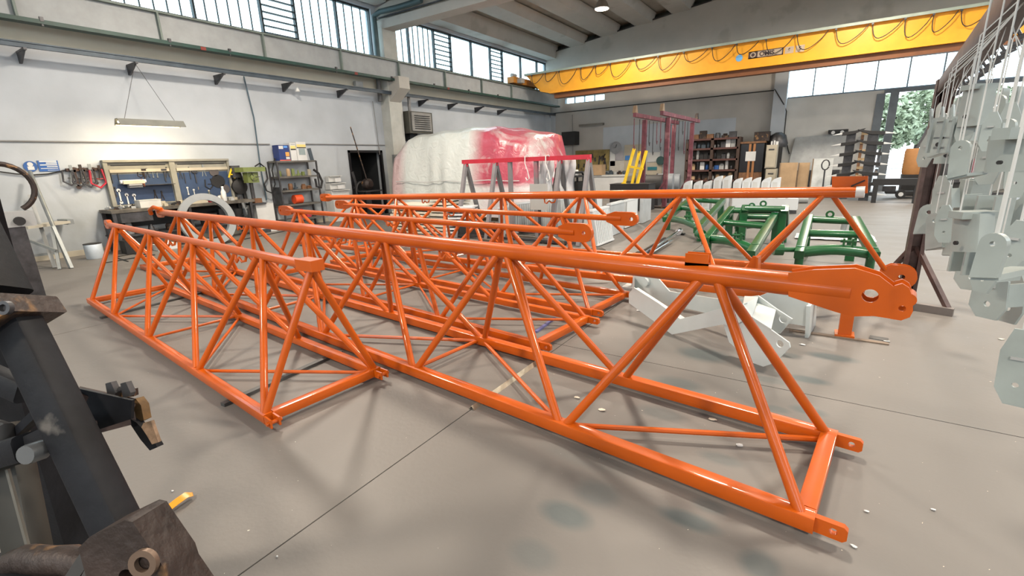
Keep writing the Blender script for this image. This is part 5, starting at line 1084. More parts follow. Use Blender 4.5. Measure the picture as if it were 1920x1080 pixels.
MB().lathe(c, [(.01, 0), (.30, 0), (.32, .05), (.27, .05), (.265, .03), (.01, .03)], 26, (0, -1, 0)).build('case', mat('clock_grey', (.28, .29, .31), .5), t); MB().bar(c+V((0, -.055, 0)), c+V((.05, -.055, .17)), .02, .01).bar(c+V((0, -.055, 0)), c+V((-.12, -.055, .02)), .02, .01).build('hand', BLACK, t)
t = thing('tool_backboard', wb(1110, 300, .05), 'stained plywood backboard with tools on the back wall', 'board'); a, b = wb(1079, 283, .05), wb(1142, 320, .05)
MB().b2((a.x, BY-.06, b.z), (b.x, BY-.01, a.z)).build('board', mat('stained_ply', (.22, .17, .06), .7, var=.4, scale=2, spots=((.05, .04, .03), 3, .6)), t)
R = random.Random(2)
for k in range(14): x = R.uniform(a.x+.15, b.x-.15); z = R.uniform(b.z+.4, a.z-.2); MB().bar((x, BY-.08, z), (x+R.uniform(-.12, .12), BY-.08, z-R.uniform(.15, .5)), .07, .04).build('hung_tool', STEEL if k % 3 else BROWNM, t)
wbox(1144, 285, 1153, 311, .02, PAPER, 'wall_notice', 'narrow white notice sheet on the back wall right of the plywood board', 'notice')
wbox(1154, 283, 1168, 300, .02, mat('lilac_grey', (.36, .35, .38), .7), 'wall_notice', 'grey-lilac notice under the wall clock', 'notice')
wbox(1144, 302, 1170, 340, .02, mat('pale_board', (.48, .46, .42), .7), 'wall_sheet', 'pale panel on the back wall under the notices', 'panel')
wbox(1171, 272, 1200, 345, .03, BEIGE, 'beige_door_panel', 'beige panel with a blue poster behind the yellow frame', 'panel')
wbox(1172, 292, 1181, 300, .06, mat('blue_poster', (.05, .2, .5), .6), 'poster', 'small blue poster on the beige panel', 'poster')
wbox(1214, 286, 1237, 303, .03, LGREY, 'wall_notice', 'wide pale notice between the maroon posts', 'notice')
t = thing('pale_tool_board', wb(1225, 320, .05), 'cream board with a teal stripe between the maroon posts', 'board'); a, b = wb(1212, 305, .05), wb(1240, 340, .05)
MB().b2((a.x, BY-.05, b.z), (b.x, BY-.01, a.z)).build('board', BEIGE, t); MB().b2((a.x+.08, BY-.09, (a.z+b.z)/2+.1), (b.x-.25, BY-.05, (a.z+b.z)/2+.26)).build('teal_rack', mat('teal', (.02, .16, .2), .5), t)
c = wb(1239, 301, .1); single('round_pan', MB().lathe(c, [(.01, 0), (.21, 0), (.21, .08), (.01, .08)], 20, (0, -1, 0)), mat('dark_teal', (.02, .06, .06), .5), 'dark round disc hanging on the back wall right of the pale notice', 'disc')
# workbench with clutter along the back wall
a, b = on(1092, 335, 1, 22.6), on(1172, 335, 1, 22.6)
t = thing('back_workbench', ((a.x+b.x)/2, 23.4, 0), 'pale-topped workbench along the back wall under the plywood board', 'workbench')
MB().b2((a.x, 22.8, .82), (b.x, 24.4, .9)).build('bench_top', LGREY, t); MB().b2((a.x+.1, 22.85, 0), (b.x-.1, 22.95, .82)).build('front_sheet', PAPER, t)
for x in (a.x+.1, b.x-.1): MB().b2((x-.05, 24.1, 0), (x+.05, 24.3, .82)).build('leg', STEEL, t)
clutter_y = 23.4
def clutterx(seed, n, x0, x1, y, z, label, grp, mats, hmax, wmax):
    R = random.Random(seed)
    for i in range(n):
        x = x0+(x1-x0)*(i+.5)/n; w = min(wmax*(.4+.6*R.random()), (x1-x0)/n*.92); h = hmax*(.3+.7*R.random()); m = mats[R.randrange(len(mats))]; k = R.randrange(3); mb = MB()
        if k == 0: mb.box((x, y, z+h/2), (w, w*.8, h), 0)
        elif k == 1: mb.lathe((x, y, z), [(w*.34, 0), (w*.38, .01), (w*.38, h*.8), (w*.3, h)], 10)
        else: mb.box((x, y, z+h*.3), (w, w*.6, h*.6)).tube((x-w*.3, y, z+h*.6+w*.12), (x+w*.3, y, z+h*.6+w*.12), w*.14, n=8)
        single(('metal_box', 'round_tin', 'small_motor')[k], mb, m, '%s %s, %s from left of the %s' % (HUE.get(m.name, 'worn'), ('box', 'tin', 'motor')[k], ORD[i], grp), 'part', grp)
clutterx(31, 8, a.x+.2, b.x-.2, 23.3, .9, 'dark part on the bench along the back wall', 'parts on the back workbench', [STEEL, BLUEST, BROWNM, GREYP, BLACK], .4, .55)
a, b = on(1018, 335, 1, 19.0), on(1088, 335, 1, 19.0)
t = thing('black_trolley', ((a.x+b.x)/2, 19.2, 0), 'black loaded trolley with rounded rails behind the red trestle', 'trolley')
MB().b2((a.x, 18.8, .25), (b.x, 19.8, .75)).build('body', BLACK, t); MB().b2((a.x-.05, 18.75, .95), (b.x, 19.85, 1.02)).build('upper_deck', STEEL, t)
for x in (a.x+.1, b.x-.5, b.x-.2): MB().path([V((x, 18.74, .1)), V((x, 18.74, 1.0)), V((x, 18.85, 1.15)), V((x, 19.6, 1.15)), V((x, 19.75, 1.0)), V((x, 19.75, .1))], .05, 8).build('hoop', STEEL, t)
for x in (a.x+.2, b.x-.2): MB().lathe((x, 18.9, .12), [(.02, -.04), (.12, -.04), (.12, .04), (.02, .04)], 14, (0, 1, 0)).build('wheel', BLACK, t)
clutterx(33, 6, a.x+.2, b.x-.2, 19.3, 1.02, 'dark part on the deck of the black trolley', 'parts on the black trolley', [STEEL, BROWNM, BLUEST, PAPER], .3, .5)
boxy('cardboard_box', on(1118, 330, 1, 22.0)+V((0, 0, -.25)) if False else V((on(1118, 330, 1, 23.0).x, 23.0, .9)), (.8, .5, .5), CARD, 'brown cardboard box on the back workbench', 'box')
q = on(1015, 285, 1, 21.5); single('black_helmet_case', MB().b2((q.x-.3, 24.3, 2.5), (q.x+.5, 24.88, 3.2)), BLACK, 'black box on the wall beside the wrapped load, right of its top', 'box')
# white garments hanging behind the trestle
q = on(1062, 318, 1, 9.8); 
for px, l in ((1062, 'white plastic bag hanging behind the red bar near its right end'), (1022, 'white translucent sheet hanging behind the middle of the red bar')):
    q = on(px, 318, 1, TY+.14); n = 10; R = random.Random(px); mb = MB(); w_ = .34; h_ = .75
    vs = [(q.x-w_/2+w_*i/n+.03*math.sin(j*.9), TY+.14+.03*math.sin(i*1.3+j*.4), zb_+.03-h_*j/8) for i in range(n+1) for j in range(9)]; vs += [(x, y+.03, z) for x, y, z in vs]; N_ = (n+1)*9
    fs = [(i*9+j, (i+1)*9+j, (i+1)*9+j+1, i*9+j+1) for i in range(n) for j in range(8)]; fs += [tuple(k+N_ for k in reversed(f)) for f in fs]
    mb.add(vs, fs); single('plastic_bag', mb, mat('milky_film', (.66, .68, .7), .4), l, 'bag', sharp=3)
# ================================================================== SHELVING, CABINETS, BOARDS AT THE BACK RIGHT
SY = 24.0; a, b = on(1289, 262, 1, SY-.6), on(1386, 256, 1, SY-.6)
x0, x1 = a.x, b.x; zt = (a.z+b.z)/2
DB = mat('dark_brown_shelf', (.05, .028, .02), .65, var=.3)
t = thing('dark_shelving', ((x0+x1)/2, SY-.2, 0), 'wide dark brown shelving unit full of parts against the back wall', 'shelving')
for x in (x0, (x0+x1)/2, x1): MB().b2((x-.06, SY-.6, 0), (x+.06, SY+.1, zt)).build('upright', DB, t)
MB().b2((x0, SY+.08, 0), (x1, SY+.12, zt)).build('back', mat('shelf_back', (.16, .14, .12), .8), t)
szz = [zt, on(1340, 277, 1, SY-.6).z, on(1340, 298, 1, SY-.6).z, on(1340, 318, 1, SY-.6).z, on(1340, 337, 1, SY-.6).z]
for z in szz: MB().b2((x0, SY-.6, z-.08), (x1, SY+.1, z)).build('shelf', mat('red_brown_shelf', (.08, .03, .024), .6), t)
L5 = ('top of dark shelving', 'second shelf of dark shelving', 'third shelf of dark shelving', 'fourth shelf of dark shelving', 'lowest visible shelf of dark shelving')
for k, z in enumerate(szz):
    clutterx(50+k, (6, 9, 10, 9, 7)[k], x0+.15, x1-.15, SY-.3, z, 'assorted part on the '+L5[k], 'parts on the '+L5[k].replace(' visible', ''), ([STEEL, BROWNM, BROWNW], [GREYP, STEEL, BLUEST, PAPER], [BLUEST, GREYP, STEEL, BLACK], [PAPER, BLUE, GREYP, CARD, STEEL], [CARD, BROWNM, CARD, GREYP])[k], .42, .5)
a, b = on(1390, 268, 1, SY-.5), on(1434, 264, 1, SY-.5)
t = thing('glazed_cabinet', ((a.x+b.x)/2, SY-.1, 0), 'brown wooden cabinet with two dark glass doors right of the shelving', 'cabinet')
zt = (a.z+b.z)/2; MB().b2((a.x, SY-.45, 0), (b.x, SY+.2, zt)).build('carcass', mat('dark_carcass', (.03, .025, .02), .5), t)
m_ = (a.x+b.x)/2
for u0, u1 in ((a.x, m_-.04), (m_+.04, b.x)):
    d = MB().b2((u0, SY-.5, .9), (u1, SY-.45, zt-.08)); d = d.build('glass_door', BLKPL, t); MB().b2((u1-.09 if u0 == a.x else u0, SY-.53, .6), (u1 if u0 == a.x else u0+.09, SY-.5, zt-.08)).build('stile', mat('warm_wood', (.32, .14, .05), .5), d)
MB().b2((a.x, SY-.5, .0), (b.x, SY-.45, .88)).build('timber_front', BROWNW, t); MB().b2((a.x-.05, SY-.55, zt-.06), (b.x+.05, SY+.2, zt+.02)).build('timber_top', BROWNW, t)
MB().b2((a.x+.22, SY-.54, zt-.8), (a.x+.62, SY-.52, zt-.4)).build('paper_note', PAPER, t)
boxy('dark_box', V(((a.x+b.x)/2+.3, SY-.1, zt+.02)), (.6, .4, .38), BROWNM, 'dark box on top of the glazed wooden cabinet', 'box')
for k, (y0, y1) in enumerate(((299, 329), (330, 357))):
    a, b = on(1432, y1, 1, 23.0), on(1455, y0, 1, 23.0); z0, z1 = (0.02, 1.02) if k else (1.06, 2.0)
    t = thing('filing_cabinet', ((a.x+b.x)/2, 23.2, z0), ('upper' if not k else 'lower')+' beige filing cabinet of the pair right of the glazed cabinet', 'cabinet')
    MB().b2((a.x, 23.0, z0), (b.x, 23.6, z1)).build('body', BEIGE, t); MB().b2((a.x+.03, 22.97, z0+.04), (b.x-.03, 23.0, z1-.04)).build('drawer_front', BEIGE, t)
    MB().b2(((a.x+b.x)/2-.1, 22.94, z1-.2), ((a.x+b.x)/2+.1, 22.97, z1-.16)).build('handle', STEEL, t)
clutterx(71, 3, a.x+.05, b.x-.05, 23.2, 2.0, 'white cup or can on the upper beige filing cabinet', 'cans on the filing cabinet', [PAPER, BROWNM, PAPER], .2, .2)
a, b = wb(1445, 300, .9), wb(1467, 270, .9); t = thing('black_machine', ((a.x+b.x)/2, BY-.7, 0), 'black machine with hoses before the white pillar', 'machine')
MB().b2((a.x, BY-1.1, 0), (b.x, BY-.55, 1.9)).build('cabinet', BLACK, t); MB().lathe(((a.x+b.x)/2, BY-.8, 1.9), [(.35, 0), (.4, .15), (.3, .5), (.12, .62)], 14).build('hopper', STEEL, t)
for k, (u, v, d, m, l) in enumerate(((1463, 1497, 22.2, CARD, 'wide brown board standing left of the narrower one'), (1498, 1520, 22.3, CARD, 'narrow brown board standing behind the boom tube, right of the wide one'), (1524, 1563, 21.9, mat('white_board', (.55, .58, .58), .5), 'white board behind the pallet truck handle'))):
    a, b = on(u, 300, 1, d), on(v, 300, 1, d); h = on((u+v)/2, (305, 305, 297)[k], 1, d).z
    t = thing('standing_board', ((a.x+b.x)/2, d, 0), l, 'board'); MB().b2((a.x, d, 0), (b.x, d+.08, h)).build('board', m, t); MB().b2((a.x, d-.02, 0), (a.x+.04, d, h)).build('edge_trim', mat('edge_brown', (.2, .14, .09), .7), t)
q = G(1548, 358); q = V((on(1543, 350, 1, 21.4).x, 21.4, 0)); t = thing('pallet_truck', q, 'dark pallet truck with a heart-shaped handle in front of the white board', 'pallet truck')
hz = on(1548, 308, 1, 21.4); MB().bar(q+UP*.2, hz-UP*.2, .05, .05).build('shaft', STEEL, t); MB().path([hz+V((.12*math.cos(k*PI/6), 0, .18*math.sin(k*PI/6)-.02)) for k in range(12)], .025, 6, closed=True).build('handle', STEEL, t)
MB().b2(q-V((.3, .1, 0))+UP*.05, q+V((.3, .9, .16))).build('forks', GREYP, t); MB().lathe(q+UP*.1, [(.02, -.06), (.1, -.06), (.1, .06), (.02, .06)], 14, (1, 0, 0)).build('wheel', BLACK, t)
a, b = wb(1478, 303, .35), wb(1590, 248, .35); t = thing('grey_sheet', ((a.x+b.x)/2, BY-.3, 0), 'large flat grey metal sheet leaning on the wall beside the doorway', 'sheet')
MB().add([V((a.x, BY-.5, .9)), V((b.x, BY-.5, .9)), V((b.x+.05, BY-.12, b.z)), V((a.x+.15, BY-.12, b.z-.1)), V((a.x, BY-.46, .9)), V((b.x, BY-.46, .9)), V((b.x+.05, BY-.08, b.z)), V((a.x+.15, BY-.08, b.z-.1))], [(0, 1, 2, 3), (7, 6, 5, 4), (0, 4, 5, 1), (1, 5, 6, 2), (2, 6, 7, 3), (3, 7, 4, 0)]).build('sheet', mat('sheet_grey', (.33, .35, .36), .45), t, smooth=False)
MB().b2((a.x+.1, BY-.5, 0), (b.x-.1, BY-.35, .9)).build('stand', STEEL, t)
a, b = wb(1553, 247, .2), wb(1591, 242, .2); t = thing('pallet_jaw', (b.x-.3, BY-.2, b.z), 'dark bracket shelf with two white rolls above the grey sheet', 'bracket')
MB().b2((a.x, BY-.35, a.z-.06), (b.x, BY-.02, a.z+.06)).build('bracket', BLACK, t)
for u in (.25, .7): MB().tube((a.x+(b.x-a.x)*u, BY-.38, a.z-.05), (a.x+(b.x-a.x)*u, BY-.1, a.z-.05), .07, n=10).build('roll', PAPER, t)
# wooden crate stack by the door and stacks of black tines with white tips
t = thing('wooden_crate_rack', wb(1620, 300, .5), 'light wooden slatted rack beside the doorway jamb', 'rack'); a, b = wb(1610, 285, .4), wb(1634, 250, .4)
for k in range(7): z = .3+k*(b.z-.3)/6; MB().b2((a.x, BY-.55, z-.05), (b.x, BY-.48, z+.05)).build('slat', WOOD, t)
for x in (a.x+.05, b.x-.05): MB().b2((x-.05, BY-.5, 0), (x+.05, BY-.4, b.z+.1)).build('upright', BROWNW, t)
def tines(px, y, n, z0, z1, label, s=1, w=.9):
    q = on(px, 330, 1, y); t = thing('tine_stack', (q.x, y, 0), label, 'implement'); MB().b2((q.x-.13, y-.1, 0), (q.x+.13, y+.1, z1)).build('mast', STEEL, t)
    for k in range(n):
        z = z0+(z1-z0)*k/(n-1); MB().poly([(q.x-w*.5*s, y, z+.12), (q.x-w*.1*s, y, z+.05), (q.x+w*.35*s, y, z+.02), (q.x+w*.35*s, y, z-.09), (q.x-w*.1*s, y, z-.05), (q.x-w*.45*s, y, z+.07)], (0, .4, 0)).build('tine', BLACK, t)
        MB().poly([(q.x+w*.3*s, y-.02, z+.02), (q.x+w*.72*s, y-.02, z-.06), (q.x+w*.3*s, y-.02, z-.05)], (0, .3, 0)).build('white_tip', PAPER, t)
    return t
tines(1585, 20.6, 6, .5, 2.25, 'stack of black curved tines left of the wooden rack', -1, .75)
tines(1625, 20.0, 7, .25, 2.2, 'stack of black tines with white tips before the doorway jamb', 1, .85)
# towing frame, cart
q = on(1680, 342, 1, 19.2); t = thing('drawbar_frame', (q.x, 19.2, 0), 'black drawbar beam standing across the doorway', 'drawbar'); a, b = on(1636, 340, 1, 19.2), on(1722, 337, 1, 19.2)
MB().b2((a.x, 19.1, a.z-.12), (b.x+.2, 19.3, a.z+.08)).build('beam', BLACK, t)
for x in (a.x+.1, b.x): MB().b2((x-.06, 19.1, 0), (x+.06, 19.25, a.z-.1)).build('leg', BLACK, t)
q = G(1683, 372); t = thing('small_cart', q, 'small black hand cart with a white-hubbed wheel before the doorway', 'cart')
MB().b2((q.x-.35, q.y-.1, .16), (q.x+.75, q.y+.5, .24)).build('deck', BLACK, t); MB().lathe(q+V((.05, -.16, .15)), [(.02, 0), (.15, 0), (.15, .07), (.02, .07)], 18, (0, 1, 0)).build('tyre', BLACK, t)
MB().lathe(q+V((.05, -.175, .15)), [(.01, 0), (.07, 0), (.07, .03), (.01, .03)], 14, (0, 1, 0)).build('hub', PAPER, t); MB().b2((q.x-.45, q.y-.1, .24), (q.x-.1, q.y+.2, .42)).build('load', STEEL, t)
q = on(1712, 322, 1, 22.5); t = thing('orange_barrel', (q.x, 22.5, 0), 'brown-orange barrel on a black base in the doorway', 'barrel')
MB().lathe((q.x, 22.5, .75), [(.30, 0), (.33, .1), (.33, .8), (.30, .9)], 20).build('barrel', mat('ochre_barrel', (.42, .20, .07), .6), t); MB().b2((q.x-.3, 22.2, 0), (q.x+.3, 22.8, .75)).build('base', BLACK, t)
MB().bar((q.x, 22.5, 1.65), (q.x+.45, 22.6, 3.2), .08, .08).build('lever', STEEL, t)
q = on(1790, 310, 1, 22.4)
for k, (px, m, hh, l) in enumerate(((1790, BLACK, 1.9, 'dark upright machine glimpsed between the hanging white parts, left of the red one'), (1852, RED, 1.7, 'red cabinet glimpsed through the gap in the hanging white parts'), (1880, STEEL, 1.7, 'dark striped roll stack glimpsed right of the red cabinet'), (1822, BROWNM, 1.6, 'brown machine glimpsed between the hanging white parts'))):
    ym_ = 20.2+.75*((0, 2, 1, 3)[k]); q = on(px, 330, 1, ym_); t = thing('stored_machine', (q.x, ym_, 0), l, 'machine'); MB().b2((q.x-.36, ym_, 0), (q.x+.36, ym_+.6, hh)).build('body', m, t); MB().b2((q.x-.3, ym_-.04, hh*.3), (q.x+.3, ym_, hh*.9)).build('front_panel', STEEL if m != RED else MAROON, t)
# ================================================================== OUTSIDE: chain, low wall, trees
t = thing('safety_chain', (3.4, 29, .9), 'white chain fence across the yard outside the doorway', 'chain')
for z in (.75, .95): MB().path([V((-2+k*.35, 29, z+.05*math.cos(k*.9*PI))) for k in range(40)], .03, 5).build('chain', PAPER, t)
for x in (-1, 3, 7, 11): MB().b2((x-.04, 28.96, 0), (x+.04, 29.04, 1.1)).build('post', STEEL, t)
LEAF = mat('olive_leaves', (.19, .24, .13), .7, var=.4, scale=1.5, col2=(.42, .50, .36))
def tree(x, y, h, label, seed):
    R = random.Random(seed); t = thing('tree', (x, y, 0), label, 'tree', 'trees behind the yard'); mb = MB().tube((x, y, 0), (x, y, h*.45), .16, .1, n=8)
    for k in range(6): a = R.uniform(0, 2*PI); mb.tube((x, y, h*.35), (x+h*.3*math.cos(a), y+h*.3*math.sin(a), h*R.uniform(.6, .85)), .07, .03, n=5)
    mb.build('trunk', BROWNM, t); vs, fs = [], []
    for k in range(2600):
        a, b, r = R.uniform(0, 2*PI), R.uniform(-.9, 1), R.uniform(.35, 1)**.5; c = V((x+h*.36*r*math.cos(a)*math.sqrt(1-b*b), y+h*.36*r*math.sin(a)*math.sqrt(1-b*b), h*.66+h*.36*r*b))
        u = V((R.uniform(-1, 1), R.uniform(-1, 1), R.uniform(-1, 1))).normalized()*.22; w_ = u.cross(V((R.uniform(-1, 1), R.uniform(-1, 1), R.uniform(-1, 1)))).normalized()*.10; k0 = len(vs); vs += [c-u, c+w_, c+u, c-w_]; fs.append((k0, k0+1, k0+2, k0+3))
    o = MB().add(vs, fs).build('foliage', LEAF, t, smooth=False); o['kind'] = 'stuff'; return t
for k, (x, y, h) in enumerate(((2.6, 40, 4.9), (4.9, 45, 5.6), (7.2, 40, 4.9), (11, 44, 5.4), (-.6, 45, 5.4), (15, 40, 5))): tree(x, y, h, 'pale green tree beyond the yard, %s' % ('seen through the doorway, nearer its left jamb', 'seen through the middle of the doorway', 'behind the rack post', 'behind the hanging white parts', 'hidden left of the doorway', 'farthest to the right')[k], 100+k)
# ================================================================== RACK WITH HANGING WHITE PARTS (right foreground)
pb = V((.86, 6.55, 0)); pt = V((.86, 6.55, 2.30)); bd = V((-.28, -3.55, 0)).normalized(); bn = V((-bd.y, bd.x, 0))
t = thing('hanging_rack', pb, 'rusty brown steel rack post with a long overhead arm at the right', 'rack')
MB().bar(pb+V((-.055, 0, .03)), pt+V((-.055, 0, 0)), .14, .035, V((1, 0, 0))).bar(pb+V((.055, 0, .03)), pt+V((.055, 0, 0)), .14, .035, V((1, 0, 0))).bar(pb+V((0, .03, .03)), pt+V((0, .03, 0)), .02, .10, V((1, 0, 0))).build('post', mat('brown_rack', (.085, .055, .05), .5, .4, var=.35, scale=6), t)
MB().bar(pt-bd*.45+V((.0, 0, -.06)), pt+bd*7.6+V((0, 0, -.06)), .12, .14, UP, ch=.01).build('overhead_arm', MATS['brown_rack'], t)
MB().poly([pt+V((0, .08, -.1)), pt+V((0, -.5, -.1)), pt+V((0, 0.02, -.75))], (.05, 0, 0)).build('gusset', MATS['brown_rack'], t)
MB().bar(V((.55, 6.35, .04)), V((1.20, 6.17, .04)), .07, .08, UP).build('foot_bar', mat('grey_brown_bar', (.17, .15, .14), .6, .3), t)
MB().bar(pb+V((.02, 0, .62)), V((1.16, 6.2, .06)), .05, .04).bar(pb+V((-.02, 0, .62)), V((.60, 6.9, .06)), .05, .04).build('strut', MATS['brown_rack'], t)
MB().bar(V((.86, 6.9, .03)), V((.86, 6.2, .03)), .06, .06).build('foot_bar', MATS['grey_brown_bar'], t)
end = pt+bd*7.5
MB().bar((end.x, end.y, 0), (end.x, end.y, 2.2), .1, .16, V((1, 0, 0))).build('post', MATS['brown_rack'], t)
for k in range(46):
    p = pt+bd*(.25+k*.115)
    if k % 2 == 0: MB().path([p+bn*.075+V((0, 0, -.1)), p+bn*.11+V((0, 0, -.16)), p+bn*.03+V((0, 0, -.2))], .009, 5).build('hook', STEEL, t)
def white_part(kind, c, h, wd, yaw, tilt, label, grp, m=HANGP):
    M = Matrix.Rotation(yaw, 3, 'Z') @ Matrix.Rotation(tilt, 3, 'Y')
    def T(x, y, z): return c+M @ V((x, y, z))
    t = thing('white_part', c, label, 'metal part', grp); nrm = M @ V((0, 1, 0)); X = M @ V((1, 0, 0)); w2, h2 = wd/2, h/2
    if kind == 0:
        pts = [T(x, 0, z) for x, z in ((-w2, -h2*.6), (-w2*.5, -h2), (w2*.6, -h2), (w2, -h2*.5), (w2*.9, h2*.5), (w2*.35, h2), (-w2*.35, h2), (-w2*.9, h2*.4))]
        MB().holed(pts, T(0, 0, -h2*.45), wd*.09, nrm*.008, n=12).build('plate', m, t)
        MB().bar(T(-w2*.92, .03, -h2*.5), T(-w2*.8, .03, h2*.4), .06, .008, X).bar(T(w2*.92, .03, -h2*.45), T(w2*.85, .03, h2*.4), .06, .008, X).build('folded_flange', m, t)
        MB().bar(T(-w2*.35, -.006, h2*.25), T(w2*.3, -.006, h2*.25), wd*.1, .006, nrm).build('slot', GREYP, t)
    elif kind == 1:
        MB().bar(T(0, 0, -h2), T(0, 0, h2), .008, wd, nrm).build('web', m, t)
        for s in (-1, 1): MB().bar(T(s*w2, -.03, -h2), T(s*w2, -.03, h2), .07, .008, X).build('flange', m, t)
        MB().lathe(T(0, -.006, -h2*.1), [(.002, 0), (wd*.10, 0), (wd*.10, .008), (.002, .008)], 14, -nrm).lathe(T(0, -.006, h2*.18), [(.002, 0), (wd*.045, 0), (wd*.045, .008), (.002, .008)], 10, -nrm).lathe(T(0, -.006, -h2*.34), [(.002, 0), (wd*.045, 0), (wd*.045, .008), (.002, .008)], 10, -nrm).build('bore', BLACK, t)
        MB().bar(T(-w2*.8, -.008, -h2*.1), T(w2*.8, -.008, -h2*.1), .008, .006, nrm).build('score_line', GREYP, t)
        MB().bar(T(-w2*.6, -.008, -h2*.7), T(w2*.5, -.008, -h2*.7), wd*.13, .006, nrm).build('slot', GREYP, t)
    elif kind == 2:
        r = w2; pts = [T(-w2, 0, -h2), T(w2, 0, -h2*.8), T(w2, 0, h2-r)]+[T(r*math.cos(a*PI/8), 0, h2-r+r*math.sin(a*PI/8)) for a in range(1, 8)]+[T(-w2, 0, h2-r)]
        MB().holed(pts, T(0, 0, h2-r), wd*.12, nrm*.01, n=12).build('plate', m, t)
        MB().bar(T(-w2, .05, -h2), T(w2, .05, -h2*.8), .1, .008, X).build('folded_foot', m, t)
    else:
        MB().bar(T(0, .04, -h2), T(0, .04, h2), .09, wd, nrm, ch=.008).build('box', m, t)
        MB().bar(T(0, -.01, h2*.98), T(0, .09, h2*.98), wd*1.02, .02, UP).build('lip', m, t)
        MB().lathe(T(w2*.3, -.006, -h2*.5), [(.002, 0), (wd*.13, 0), (wd*.13, .006), (.002, .006)], 14, -nrm).build('bore', BLACK, t)
    top = T(0, 0, h2*.86); hp = V((top.x, top.y, 2.2)); k = (V((top.x, top.y, 0))-V((pt.x, pt.y, 0))).dot(bd); bp = pt+bd*k; e = V((bp.x, bp.y, 2.2))
    k = min(max(k, -.3), 7); bp = pt+bd*k; e = V((bp.x, bp.y, 2.2)); MB().path([top, top+UP*.02, V((top.x, top.y, max(top.z+.03, 2.02))), e], .0022, 5).build('wire', LGREY, t)
    return t
PARTS = [  # px, py, height px, width px, kind, plane offset
 (1764, 222, 60, 26, 2, 0), (1792, 222, 74, 30, 0, .08), (1818, 205, 70, 30, 2, -.06), (1744, 268, 54, 24, 0, .05), (1772, 276, 60, 28, 3, -.05), (1800, 285, 66, 28, 0, .0), (1832, 248, 96, 34, 0, .07), (1862, 226, 92, 38, 2, .0),
 (1888, 250, 110, 36, 0, -.05), (1908, 215, 100, 34, 1, .1), (1852, 305, 80, 40, 0, -.04), (1884, 320, 76, 34, 2, .05), (1905, 320, 100, 30, 0, -.08), (1740, 346, 70, 32, 0, .02), (1766, 372, 84, 36, 0, -.06), (1806, 392, 108, 40, 3, .05),
 (1738, 412, 58, 30, 2, -.03), (1768, 428, 74, 44, 0, .06), (1792, 452, 60, 36, 2, -.02), (1852, 442, 150, 66, 1, .0), (1826, 500, 90, 50, 0, .06), (1902, 470, 150, 56, 3, .09), (1856, 548, 100, 62, 0, -.03), (1896, 556, 100, 56, 0, .05), (1908, 690, 150, 56, 0, .04), (1905, 395, 90, 40, 2, .06)]
_R = random.Random(77)
PARTS += [(1735+_R.random()*40, 225+_R.random()*60, 60, 30, k % 4, -.12-.05*_R.random()) for k in range(6)]
PARTS += [(1790+_R.random()*120, 190+_R.random()*130, 70, 28, (0, 2, 3)[k % 3], -.1-.1*_R.random()) for k in range(8)]
PARTS += [(1745+_R.random()*60, 350+_R.random()*90, 70, 30, (0, 2, 3)[k % 3], -.1-.08*_R.random()) for k in range(3)]
PARTS += [(1815+_R.random()*90, 400+_R.random()*110, 90, 40, (0, 2, 0)[k % 3], -.14-.1*_R.random()) for k in range(3)]
LB = {19: 'large bright white channel with a black bore and score line among the hanging parts', 15: 'white box-shaped part with a dark oval hole left of the large channel', 24: 'lowest hanging white part, cut by the right edge of the view', 13: 'bright white hanging part nearest the rack post at mid height', 21: 'tall white box part hanging at the right edge beside the large channel', 22: 'white plate hanging lowest under the large channel', 16: 'small rounded white part hanging just left of the middle row, beside the post'}
for i, (px, py, hh, ww, kd, off) in enumerate(PARTS):
    c = onpl(px, py, pt+bn*off, bn); d = (c-EYE).length/ray(px, py).length
    yaw = math.radians(-38+((i*37) % 50)-25); g = 'white parts hanging in the upper rows' if py < 330 else 'white parts hanging in the lower rows'
    white_part(kd, c, hh*d/FPX, ww*d/FPX, yaw, math.radians(-9+((i*13) % 14)), LB.get(i, '%s, %s from the left in the %s rack rows' % (('white tapered plate with folded sides', 'white channel', 'white rounded plate', 'white box part')[kd], ORD[sorted((p[0], n) for n, p in enumerate(PARTS) if (p[1] < 330) == (py < 330)).index((px, i))], 'upper' if py < 330 else 'lower')), None if i in LB else g)
# ================================================================== DARK IMPLEMENT MAST (left foreground)
K = 1.15
def D(x, y, k=K): return dep(x, y, k)
b0 = D(225, 985); t = thing('implement_mast', (b0.x, b0.y, 0), 'big dark steel implement mast leaning at the left edge in the foreground', 'machine')
tp, bt = D(-90, 330, 1.32), D(222, 992, 1.12); ax = (bt-tp).normalized()
side = (_r-ax*ax.dot(_r)).normalized()
MB().bar(D(33, 605, 1.235), bt, .078, .075, _f, ch=.010).build('lower_beam', BLACKM, t)
MB().bar(tp-side*.03, D(-6, 560, 1.245), .11, .11, _f, ch=.012).build('upper_beam', BLACKM, t)
fc = D(38, 585, 1.24); MB().bar(fc-side*.13, fc+side*.042, .055, .17, _f, ch=.006).build('flange_plate', BROWNM, t)
MB().lathe(D(15, 577, 1.13), [(.002, 0), (.017, 0), (.017, .012), (.009, .012), (.008, .004), (.002, .004)], 14, -_f).build('socket_bolt', STEEL, t)
# foot casting and bore
fb = [D(x, y, 1.06) for x, y in ((185, 1005), (205, 985), (268, 955), (282, 958), (300, 985), (338, 1040), (345, 1062), (385, 1120), (240, 1130), (200, 1060))]
MB().holed(fb, D(270, 1056, 1.06), .016, _f*.10, n=18).build('foot_casting', BROWNM, t)
MB().ringpoly(D(270, 1056, 1.0), _r, _d, .030, .0165, .012, n=24).build('bushing', mat('worn_bushing', (.17, .12, .09), .45, .6), t)
q = D(290, 1110, 1.06); MB().bar(q, (q.x+.12, q.y-.05, .0), .14, .12, _f).build('lower_leg', BLACKM, t)
